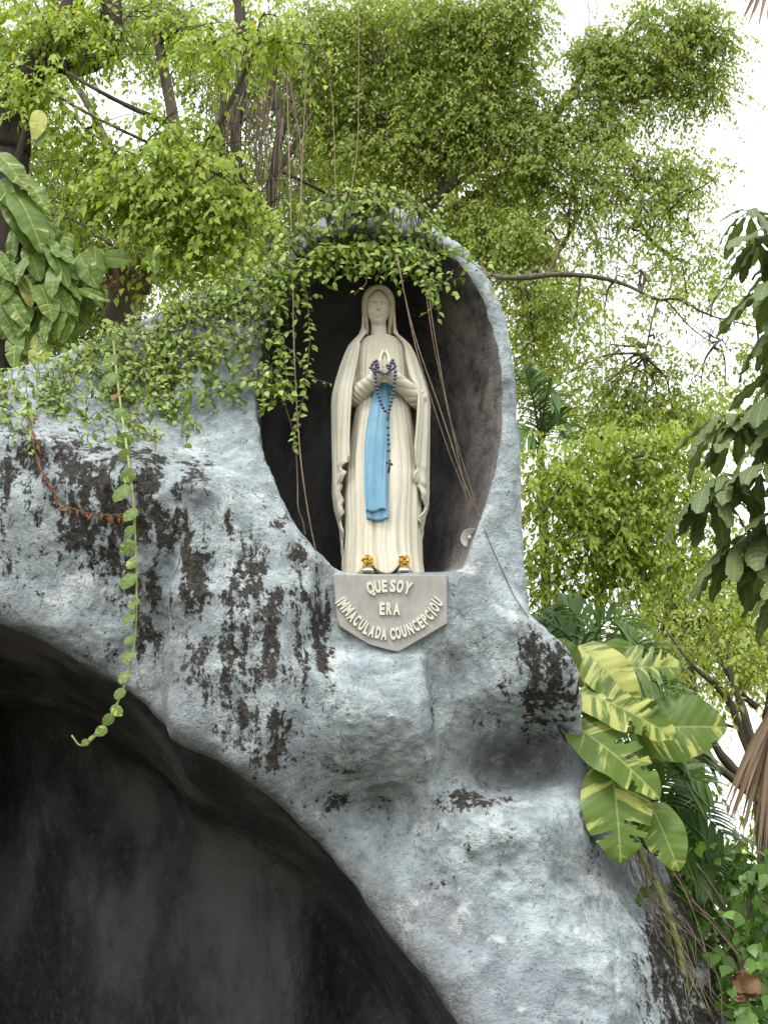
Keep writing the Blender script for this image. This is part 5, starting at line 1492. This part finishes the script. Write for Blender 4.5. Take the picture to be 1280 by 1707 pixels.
lnodes = [P(a, b, 9.9) for a, b in ((30,600),(45,520),(40,440),(28,340),(40,220),(90,480),(130,440),(160,420))]
for i in range(34):                                   # shaded leaves deeper in the clump
    a, b = r2.uniform(-10, 560), r2.uniform(780, 1600)
    if b < 1000 and a > 330: continue
    an = r2.uniform(0.2, 2.6); l_ = r2.uniform(90, 150)
    PLs.append(((a, b), (a + l_ * math.cos(an), b + l_ * math.sin(an)), r2.uniform(70, 120), -0.12))
for i, (b, t, wp, ye) in enumerate(PLs):
    Yb = (9.80 if i < 41 else 9.98) - 0.12 * r2.random(); Yt = Yb - r2.uniform(0.04, 0.16)
    pb = big_leaf(poth_l, c3(*b), c3(*t), wp / 3.633, Yb, Yt, 30 + i, ye - 0.02, ((1, 9, .5),) if i % 4 == 2 else (), r2.uniform(-0.5, 0.5), droop=0.3)
    n_ = min(lnodes, key=lambda q: np.linalg.norm(q - pb))
    stalk(poth_l, [n_, (n_ + pb) / 2 + np.array([0, 0, 0.04]), pb], 0.006, M_STEM)

# hanging pothos runner in front of the left wall
vp = [(188,545,8.98),(190,572,8.88),(197,640,8.70),(205,700,8.45),(213,755,8.18),(220,810,8.10),(226,900,8.06),(228,1000,8.04),(223,1080,8.03),(206,1148,8.02),(182,1198,8.0),(155,1232,7.98),(135,1243,7.97),(120,1226,7.96)]
vq = spline(PP(vp), 80)
vine = thing('hanging_vine', 'long hanging pothos runner with small variegated leaves over the left wall', 'vine', vq[-1])
v_, f_ = tube(vq, np.linspace(0.009, 0.005, 80), 6)
obj('stem', mesh_np('stem', v_ - np.array(vine.location), fixq(f_)), vine, M_STEM)
vpx = proj(vq)
VL = [(190,566,24,1),(182,601,27,1),(183,632,29,1),(192,659,16,2),(205,690,25,1),(206,733,27,1),(207,757,20,0),(212,793,26,1),(200,820,30,0),(216,857,26,0),(216,884,18,0),(212,912,25,1),(220,938,22,1),(212,966,28,0),(222,1005,20,1),(213,1030,24,0),(214,1067,16,1),(213,1094,25,0),(206,1128,20,1),(199,1155,19,0),(196,1184,20,1),(180,1199,20,0),(168,1218,20,1),(142,1238,13,1),(152,1229,10,1)]
for i, (a, b, sz_, ty) in enumerate(VL):
    k = int(np.argmin((vpx[:, 1] - b + 6) ** 2 + 0.2 * (vpx[:, 0] - a) ** 2))
    nodep = vq[k]; Yl = nodep[1] - 0.03
    sgn = -1 if a < vpx[k, 0] else 1
    sz_ *= 0.88
    bb = (a - sgn * sz_ * 0.40, b - sz_ * 0.28); tt = (a + sgn * sz_ * 0.40, b + sz_ * (0.30 + 0.25 * r2.random()))
    pb = big_leaf(vine, bb, tt, sz_ * 1.02, Yl, Yl - 0.02, 100 + i, {0: -0.10, 1: 0.02, 2: 0.0}[ty], (), r2.uniform(-0.6, 0.6), mat=M_DEADV if ty == 2 else None, droop=0.15)
    stalk(vine, [nodep, (nodep + pb) / 2 + np.array([0, -0.01, 0.006]), pb], 0.003, M_STEM)

# ------------------------------------------------------------------ umbrella tree at the right edge
umb = thing('umbrella_tree', 'umbrella tree with large dark drooping leaflets at the right edge', 'tree', ground_pt(1390, 900, 8.3))
trunk_to_ground(umb, 1385, 420, 8.3, 0.09, 0.05, M_BARK, seed=7)
def leaflet_tmpl(seed):
    r = np.random.default_rng(seed)
    n = 12; V, F = [], []
    for i in range(n + 1):
        y = i / n
        w_ = 0.185 * (math.sin(math.pi * min(1, y ** 0.85 * 0.94 + 0.03))) ** 0.6 * (0.55 + 0.6 * y) * (1 if i < n else 0.55)
        wl = w_ * (1 + r.normal(0, 0.07)); wr = w_ * (1 + r.normal(0, 0.07))
        z = -0.30 * y * y
        wv = 0.035 * math.sin(i * 2.1 + seed)
        V += [(-wl, y, z - 0.10 * wl + wv), (-wl * 0.5, y, z + 0.10 * wl), (0, y, z), (wr * 0.5, y, z + 0.10 * wr), (wr, y, z - 0.10 * wr - wv)]
    for i in range(n):
        for j in range(4):
            a = 5 * i + j
            F.append((a, a + 1, a + 6, a + 5))
    return np.array(V), np.array(F)
LFM = [tmpl_mesh('leaflet', leaflet_tmpl(i), M_UMB) for i in range(5)]
UMB = [(1250,350,8.1,.30,8),(1180,810,7.95,.31,9),(1225,910,8.0,.34,9),(1210,690,8.1,.32,9),(1300,372,7.9,.34,9),(1262,395,8.0,.30,8),(1290,470,7.85,.33,9),(1305,535,8.0,.34,9),(1285,660,7.9,.33,9),(1235,700,8.05,.30,9),(1300,700,7.8,.34,8),(1205,790,7.95,.30,9),(1270,775,7.8,.32,9),(1300,850,7.9,.35,9),(1265,880,8.05,.33,9),(1310,960,7.85,.34,9),(1290,920,8.1,.32,9),(1320,430,8.2,.34,8),(1310,610,8.2,.33,8),(1330,780,8.2,.34,8)]
for i, (a, b, Y, L_, n_) in enumerate(UMB):
    c = P(a, b, Y)
    ax = P(1388, b + 60, 8.3)
    pet = stalk(umb, [ax, (ax + c) / 2 + np.array([0, 0, 0.05]), c], 0.010, M_STEM, 'petiole')
    a0 = r2.uniform(0, 6)
    for k in range(n_):
        an = a0 + 2 * np.pi * k / n_ + r2.normal(0, 0.12)
        ev = r2.uniform(-0.95, -0.35)
        D = np.array([math.cos(an), math.sin(an), ev + 0.0]) + np.array([-0.15, -0.1, 0]); D /= np.linalg.norm(D)
        N = np.array([0.25 * math.cos(an), 0.25 * math.sin(an), 1.0]) + r2.normal(0, 0.15, 3)
        p0 = c + D * 0.055
        leaf_objects('leaflet', LFM[k % 5], np.array([p0]), np.array([D]), np.array([N]), np.array([L_ * r2.uniform(0.75, 1.25)]), umb, pet)
        if k % 1 == 0:
            stalk(umb, [c, c + D * 0.03, p0 + D * 0.01], 0.004, M_STEM, 'leaflet_stalk').parent = pet

# ------------------------------------------------------------------ palms
def frond(parent, pts, Ll, n, mat, name='frond', hang=0.5, wd=0.035, side_fn=None, seed=0):
    """feather frond: midrib and pairs of narrow leaflets, one mesh"""
    r = np.random.default_rng(seed)
    q = spline(PP(pts), 40)
    parts = [tube(q, np.linspace(0.012, 0.003, 40), 5)]
    T = np.gradient(q, axis=0); T /= np.linalg.norm(T, axis=1)[:, None]
    for i in range(n):
        f = 0.12 + 0.86 * i / n
        k = int(f * 39); p = q[k]; t = T[k]
        sd = np.cross(t, np.array([0, -1.0, 0.4])); sd /= np.linalg.norm(sd)
        ln = Ll * (0.55 + 0.45 * math.sin(math.pi * min(1, f * 1.1))) * r.uniform(0.85, 1.1)
        for s_ in (-1, 1):
            D = t * 0.75 + s_ * sd * 0.8 + r.normal(0, 0.06, 3); D /= np.linalg.norm(D)
            w0 = np.cross(D, np.array([0.1, -0.6, 0.8])); w0 /= np.linalg.norm(w0)
            V = []
            for j in range(6):
                y = j / 5
                wj = wd * 0.5 * (math.sin(math.pi * (0.15 + 0.85 * y)) ** 0.8 if j < 5 else 0.03)
                c = p + D * ln * y + np.array([0, -0.05, -1]) * hang * ln * y * y
                V += [c - w0 * wj, c + w0 * wj]
            parts.append((np.array(V), np.array([(2 * j, 2 * j + 1, 2 * j + 3, 2 * j + 2) for j in range(5)])))
    v_, f_ = merge(parts)
    fl = fixq(f_)
    return obj(name, mesh_np(name, v_ - np.array(parent.location), fl), parent, mat)
pa = thing('palm', 'small green feather palm peeping out behind the right rim of the niche', 'palm', ground_pt(905, 720, 11.70))
trunk_to_ground(pa, 900, 745, 11.70, 0.05, 0.035, M_BARK, seed=8)
for i, pts in enumerate(([(900,745,11.70),(893,690,11.60),(882,640,11.50),(872,612,11.45)],[(900,745,11.70),(905,690,11.60),(915,655,11.50),(938,660,11.40)],[(900,745,11.70),(900,700,11.65),(898,650,11.60),(892,618,11.60)],[(900,745,11.70),(915,715,11.60),(935,700,11.50),(955,712,11.40)],[(900,745,11.70),(880,720,11.50),(860,715,11.40),(845,730,11.30)])):
    frond(pa, pts, 0.30, 16, M_PALM, seed=i)
pb_ = thing('palm', 'dark low feather palm in the shade behind the right shoulder of the grotto', 'palm', ground_pt(985, 1160, 9.9))
trunk_to_ground(pb_, 985, 1150, 9.9, 0.06, 0.04, M_BARKD, seed=9)
for i, pts in enumerate(([(985,1150,9.9),(960,1080,9.8),(925,1045,9.75),(895,1055,9.7)],[(985,1150,9.9),(990,1070,9.8),(1020,1030,9.7),(1070,1050,9.6)],[(985,1150,9.9),(1030,1090,9.8),(1080,1085,9.7),(1130,1120,9.6)],[(985,1150,9.9),(950,1095,10.0),(910,1060,10.0),(880,1035,10.0)],[(985,1150,9.9),(975,1060,10.0),(955,1020,10.0),(930,1000,10.0)],[(985,1150,9.9),(1060,1130,9.6),(1120,1150,9.5),(1170,1200,9.4)])):
    frond(pb_, pts, 0.32, 20, M_PALM, seed=20 + i, wd=0.03)
pc_ = thing('palm', 'dark glossy palm shading the ground behind the pothos leaves', 'palm', ground_pt(1075, 1480, 9.5))
trunk_to_ground(pc_, 1075, 1420, 9.5, 0.05, 0.04, M_BARKD, seed=10)
for i, pts in enumerate(([(1075,1420,9.5),(1090,1330,9.3),(1130,1290,9.2),(1190,1310,9.1)],[(1075,1420,9.5),(1110,1350,9.3),(1160,1350,9.2),(1215,1400,9.1)],[(1075,1420,9.5),(1075,1320,9.4),(1095,1265,9.3),(1130,1245,9.2)],[(1075,1420,9.5),(1120,1390,9.3),(1170,1410,9.2),(1200,1460,9.1)],[(1075,1420,9.5),(1050,1340,9.5),(1060,1270,9.5),(1090,1220,9.5)],[(1075,1420,9.5),(1095,1300,9.5),(1140,1240,9.5),(1185,1245,9.5)])):
    frond(pc_, pts, 0.30, 22, M_PALM, seed=40 + i, wd=0.034)
# fan palm just out of frame at the right; its dead leaves hang into the picture
fp = thing('fan_palm', 'fan palm with dead brown leaves hanging at the right edge', 'palm', ground_pt(1400, 900, 9.2))
trunk_to_ground(fp, 1395, -60, 9.2, 0.12, 0.10, M_BARK, seed=11)
def strip(parent, p0, D, L, wd, mat, hang, seed, bend=(0, 0, 0)):
    r = np.random.default_rng(seed)
    w0 = np.cross(D, np.array([0.1, -0.9, 0.3])); w0 /= np.linalg.norm(w0)
    nn = np.cross(w0, D)
    V = []
    for j in range(9):
        y = j / 8
        wj = wd * 0.5 * (0.45 + 1.0 * y if y < 0.5 else 0.95 * (1 - y) * 2 + 0.02)
        c = p0 + D * L * y + np.array([0, 0, -1]) * hang * L * y * y + np.array(bend) * y * y
        V += [c - w0 * wj + nn * wj * 0.5, c, c + w0 * wj + nn * wj * 0.5]
    F = []
    for j in range(8):
        for k in (0, 1):
            F.append((3 * j + k, 3 * j + k + 1, 3 * j + k + 4, 3 * j + k + 3))
    return obj('leaf_segment', mesh_np('leaf_segment', np.array(V) - np.array(parent.location), np.array(F)), parent, mat)
hub = P(1300, 1165, 8.8)
stalk(fp, [P(1395, 1020, 9.2), P(1350, 1060, 9.0), hub], 0.014, M_DEADP, 'petiole')
for i in range(30):
    tx, ty = (1195 + i * 3.4 + r2.normal(0, 6), 1335 + 95 * (i / 29) ** 0.7 + r2.normal(0, 18))
    if i % 6 == 5: ty -= 60
    tp = P(tx, ty, 8.6 + r2.uniform(-0.1, 0.15))
    D = tp - hub; L_ = np.linalg.norm(D) * 1.0; D = D / L_
    D = D + np.array([0, 0, 0.22]); 
    strip(fp, hub + r2.normal(0, 0.01, 3), D, L_, 0.034, M_DEADP, 0.22, i)
hub2 = P(1290, -60, 8.9)
stalk(fp, [P(1395, -50, 9.2), P(1340, -90, 9.0), hub2], 0.014, M_DEADP, 'petiole')
for i in range(14):
    tp = P(1232 + i * 6 + r2.normal(0, 3), 40 + r2.normal(0, 14) + 12 * abs(math.sin(i)), 8.8)
    D = tp - hub2; L_ = np.linalg.norm(D); D = D / L_ + np.array([0, 0, 0.15])
    strip(fp, hub2, D, L_, 0.034, M_DEADP, 0.15, 60 + i)

# ------------------------------------------------------------------ undergrowth at the lower right
shrub = thing('shrub', 'leafy shrub with small heart-shaped leaves below the dead palm leaf', 'shrub', ground_pt(1230, 1600, 9.0))
trunk_to_ground(shrub, 1230, 1560, 9.0, 0.05, 0.03, M_BARK, name='stem', seed=12)
for i, b in enumerate([[(1230,1570,9.0,6),(1200,1500,8.9,4),(1160,1440,8.8,2)],[(1230,1570,9.0,6),(1250,1500,9.0,4),(1270,1430,9.0,2)],[(1230,1600,9.0,6),(1190,1540,8.8,4),(1150,1500,8.7,2)]]):
    branch_obj('branch', b, shrub, M_BARK, n=14, sides=6, seed=170 + i)
T_HS = heart_tmpl(0.44, (), 2, 0.01, 0.25, 3)
T_HS = leaf_tmpl([0.10, 0.40, 0.42, 0.30, 0.14, 0.0], 0.12, 0.2)
SB = [(1170,1440,8.9,50,28,1.0),(1245,1440,9.0,45,36,1.0),(1215,1500,8.9,50,40,1.1),(1265,1520,8.9,36,50,1.1),(1185,1550,8.8,45,40,.9),(1250,1590,8.8,40,36,1.1),(1260,1660,8.8,36,40,1.0),(1210,1640,9.1,40,40,.9),(1130,1470,8.95,36,26,.7),(1240,1700,8.9,50,30,1.0),(1220,1560,9.5,90,110,1.0),(1180,1470,9.7,90,50,.8)]
P0, D, N, L, TW, v = sprays(SB, 0.085, seed=23, nleaf=6, length=0.26, dens=2.0, droop=0.5)
split_leaves(shrub, P0, D, N, L, T_HS, M_HEART, 200, mass='crown')
twig_mesh('twigs', TW, 0.003, shrub, M_BARKD)
low = thing('shrub', 'dark undergrowth shrub filling the gap between grotto and palms', 'shrub', ground_pt(1110, 1400, 10.3))
trunk_to_ground(low, 1110, 1330, 10.3, 0.05, 0.03, M_BARKD, name='stem', seed=13)
crown(low, [(1110,1290,10.4,70,50,.8),(1080,1380,10.2,70,60,1.2),(1160,1420,10.1,60,50,1.2),(1010,1200,10.4,60,70,1.0),(1040,1290,10.3,60,60,1.1),(1220,1440,10.3,70,40,1.0),(1130,1520,9.9,60,60,1.2),(1260,1480,10.2,50,50,1.0),(960,1080,10.6,70,50,1.0),(1030,1110,10.7,60,50,1.0)], 0.085, M_FIGD, seed=29, nleaf=7, length=0.34, dens=2.6)

# ------------------------------------------------------------------ dead leaves
def crumpled(name, label, c, sz_px, seed, Y):
    r = np.random.default_rng(seed)
    p = P(*c, Y); s_ = sz_px * PXM(Y, c[1])
    T = heart_tmpl(0.5, (), 6, 0.03, 0.2, seed)
    V = T[0].copy(); V[:, 1] -= 0.4
    V += 0.24 * np.stack([vnoise(V * 3.1 + seed, 1), vnoise(V * 3.1 + seed, 2), vnoise(V * 3.1 + seed, 3) * 2.2], 1) + 0.11 * np.stack([vnoise(V * 9 + seed, 4), vnoise(V * 9, 5), vnoise(V * 9, 6) * 1.5], 1)
    root = thing(name, label, 'dead leaf', p)
    D = np.array([[r.normal(0, 0.3), -0.2, -1.0]]); N = np.array([[0.25, -1.0, 0.35]])
    me = tmpl_mesh('blade', (V, T[1]), M_DEADL)
    leaf_objects('blade', me, np.array([p]), D, N, np.array([s_]), root)
    o = stalk(root, [p + np.array([0, 0, s_ * 0.42]), p + np.array([0.02, 0.03, s_ * 0.62]), p + np.array([0.05, 0.10, s_ * 0.85])], 0.005, M_ROOT)
    return root
crumpled('dead_leaf', 'large curled brown dead leaf caught against the leaning trunk', (205,462), 62, 3, 10.15)
crumpled('dead_leaf', 'crumpled rust-brown dead leaf at the foot of the root tangle', (1240,1645), 42, 5, 8.35)

# ------------------------------------------------------------------ hanging roots and cords
def cord(label, pts, rpx, mat=None, name='hanging_root', group=None):
    pts3 = np.array([list(P(*p[:3])) if len(p) > 2 else list(on_rock(*p, 0.015)) for p in pts])
    q = spline(pts3, 60)
    v_, f_ = tube(q, 0.72 * rpx * PXM(8.4, 700), 6, 0.1)
    c0 = q[-1]
    o = obj(name, mesh_np(name, v_ - c0, fixq(f_)), None, mat or M_CORD, c0)
    tag(o, label, 'root', group)
    return o
cord('pale hanging root hugging the dark left side of the niche', [(478,112,9.6),(482,260,9.2),(486,390,8.5),(488,455,8.38),(491,600,8.38),(500,750,8.38),(513,850,8.40),(526,917,8.42)], 1.5)
cord('thin brown vine stem kinked down the dark left edge of the niche', [(470,660,8.50),(480,690,8.46),(492,735,8.44),(496,800,8.42),(497,845,8.40),(505,870,8.40),(509,892,8.42)], 1.5, M_ROOT)
cord('root strand from the niche creeper to the right rim, in front of the others', [(660,425,8.30),(690,555,8.32),(736,690,8.36),(772,800,8.42),(800,866,8.48)], 1.3)
cord('root strand from the niche creeper ending at the white lamp', [(663,430,8.33),(686,550,8.36),(708,630,8.4),(745,745,8.5),(777,830,8.6),(783,885,8.66)], 1.2)
cord('slack root strand hanging beside the statue shoulder from the creeper sprig', [(709,482,8.34),(722,570,8.36),(742,665,8.40),(760,745,8.46),(776,822,8.55)], 1.0)
cord('root strand from the creeper sprig reaching the pale right rim', [(714,490,8.33),(728,580,8.36),(752,705,8.41),(782,805,8.46),(800,864,8.49)], 1.0)
cord('dark wiry root running down the pale face right of the niche', [(800,862),(815,905),(835,950),(856,995),(880,1032)], 1.2, M_ROOT)
cord('long pale root dropping from the tree canopy onto the niche top', [(597,-20,9.4),(598,120,9.2),(596,240,9.0),(588,300,8.8),(583,335,8.65)], 1.1)
cord('pale root dropping through the leaves left of the niche top', [(514,-20,9.8),(510,120,9.5),(505,250,9.3),(500,340,9.1),(492,400,8.7)], 1.3)
cord('slanting thin root between canopy and the niche creeper', [(515,5,9.8),(530,60,9.6),(545,110,9.5),(555,180,9.4),(560,330,8.7)], 0.9)
cord('short pale root beside the long one under the bright leaf cluster', [(480,115,9.6),(492,190,9.5),(500,230,9.4),(503,330,9.2),(498,400,8.8)], 1.1)

# ------------------------------------------------------------------ small lamp in the niche
lp0 = P(783, 896, 8.60)
lamp = thing('lamp', 'small white dish lamp tucked behind the right rim of the niche', 'lamp', lp0)
M_WHITE = mat_simple('white_enamel', (0.70, 0.68, 0.64), (0.80, 0.79, 0.76), 20, 0.4)
pr_ = [(0.006, 0.030), (0.020, 0.028), (0.036, 0.014), (0.052, -0.004), (0.055, -0.008), (0.050, -0.004), (0.034, 0.010), (0.012, 0.020), (0.001, 0.022)]
t_ = np.linspace(0, 2 * np.pi, 24, endpoint=False)
V = np.array([[r_ * math.cos(t), r_ * math.sin(t), z_] for r_, z_ in pr_ for t in t_])
sh = obj('shade', mesh_np('shade', V, grid_faces(24, len(pr_), True)), lamp, M_WHITE); sh.rotation_euler = (R(-58), R(-18), 0); sh.scale = (1.12, 1.12, 1.12)
V, F = tube(np.array([[0, 0, 0.028], [0.004, 0.004, 0.05], [0.02, 0.03, 0.07], [0.05, 0.06, 0.06]]), np.array([0.012, 0.012, 0.009, 0.009]), 10)
obj('arm', mesh_np('arm', V, fixq(F)), lamp, M_WHITE).rotation_euler = (R(-58), R(-18), 0)
V, F = sphere(10, 8, 0.014)
obj('bulb', mesh_np('bulb', V + np.array([0, 0, 0.006]), F), lamp, M_WHITE).rotation_euler = (R(-58), R(-18), 0)

# ------------------------------------------------------------------ lattice mast far behind the trees
mb = P(985, 60, 70.0)
mast = thing('mast', 'distant thin lattice radio mast above the tree crown', 'mast', (mb[0], 70.0, 0))
M_STEEL = mat_simple('galvanised_steel', (0.30, 0.31, 0.32), (0.40, 0.41, 0.42), 3, 0.6, metal=0.3)
ztop = P(985, -120, 70)[2]; w_ = 0.36
cor = np.array([[-w_, -w_ * 0.6, 0], [w_, -w_ * 0.6, 0], [0, w_, 0]])
for c in cor:
    V, F = tube(np.array([c, c + [0, 0, ztop / 2], c + [0, 0, ztop]]), 0.04, 6)
    obj('leg', mesh_np('leg', V, fixq(F)), mast, M_STEEL)
br = []
nb_ = int(ztop / 1.0)
for k in range(nb_):
    for j in range(3):
        a, b = cor[j] + [0, 0, k * 1.0], cor[(j + 1) % 3] + [0, 0, k * 1.0 + 1.0]
        br.append(tube(np.array([a, (a + b) / 2, b]), 0.018, 4)); a2 = cor[j] + [0, 0, k]; b2 = cor[(j + 1) % 3] + [0, 0, k]
        br.append(tube(np.array([a2, (a2 + b2) / 2, b2]), 0.015, 4))
v_, f_ = merge(br)
obj('bracing', mesh_np('bracing', v_, fixq(f_)), mast, M_STEEL)['kind'] = 'stuff'
for dx, dy in ((22, 4), (30, -6), (-24, 10)):
    V, F = tube(np.array([[0, 0, ztop * 0.97], [dx * 0.5, dy * 0.5, ztop * 0.48], [dx, dy, 0]]), 0.012, 4)
    obj('guy_wire', mesh_np('guy_wire', V, fixq(F)), mast, M_STEEL)
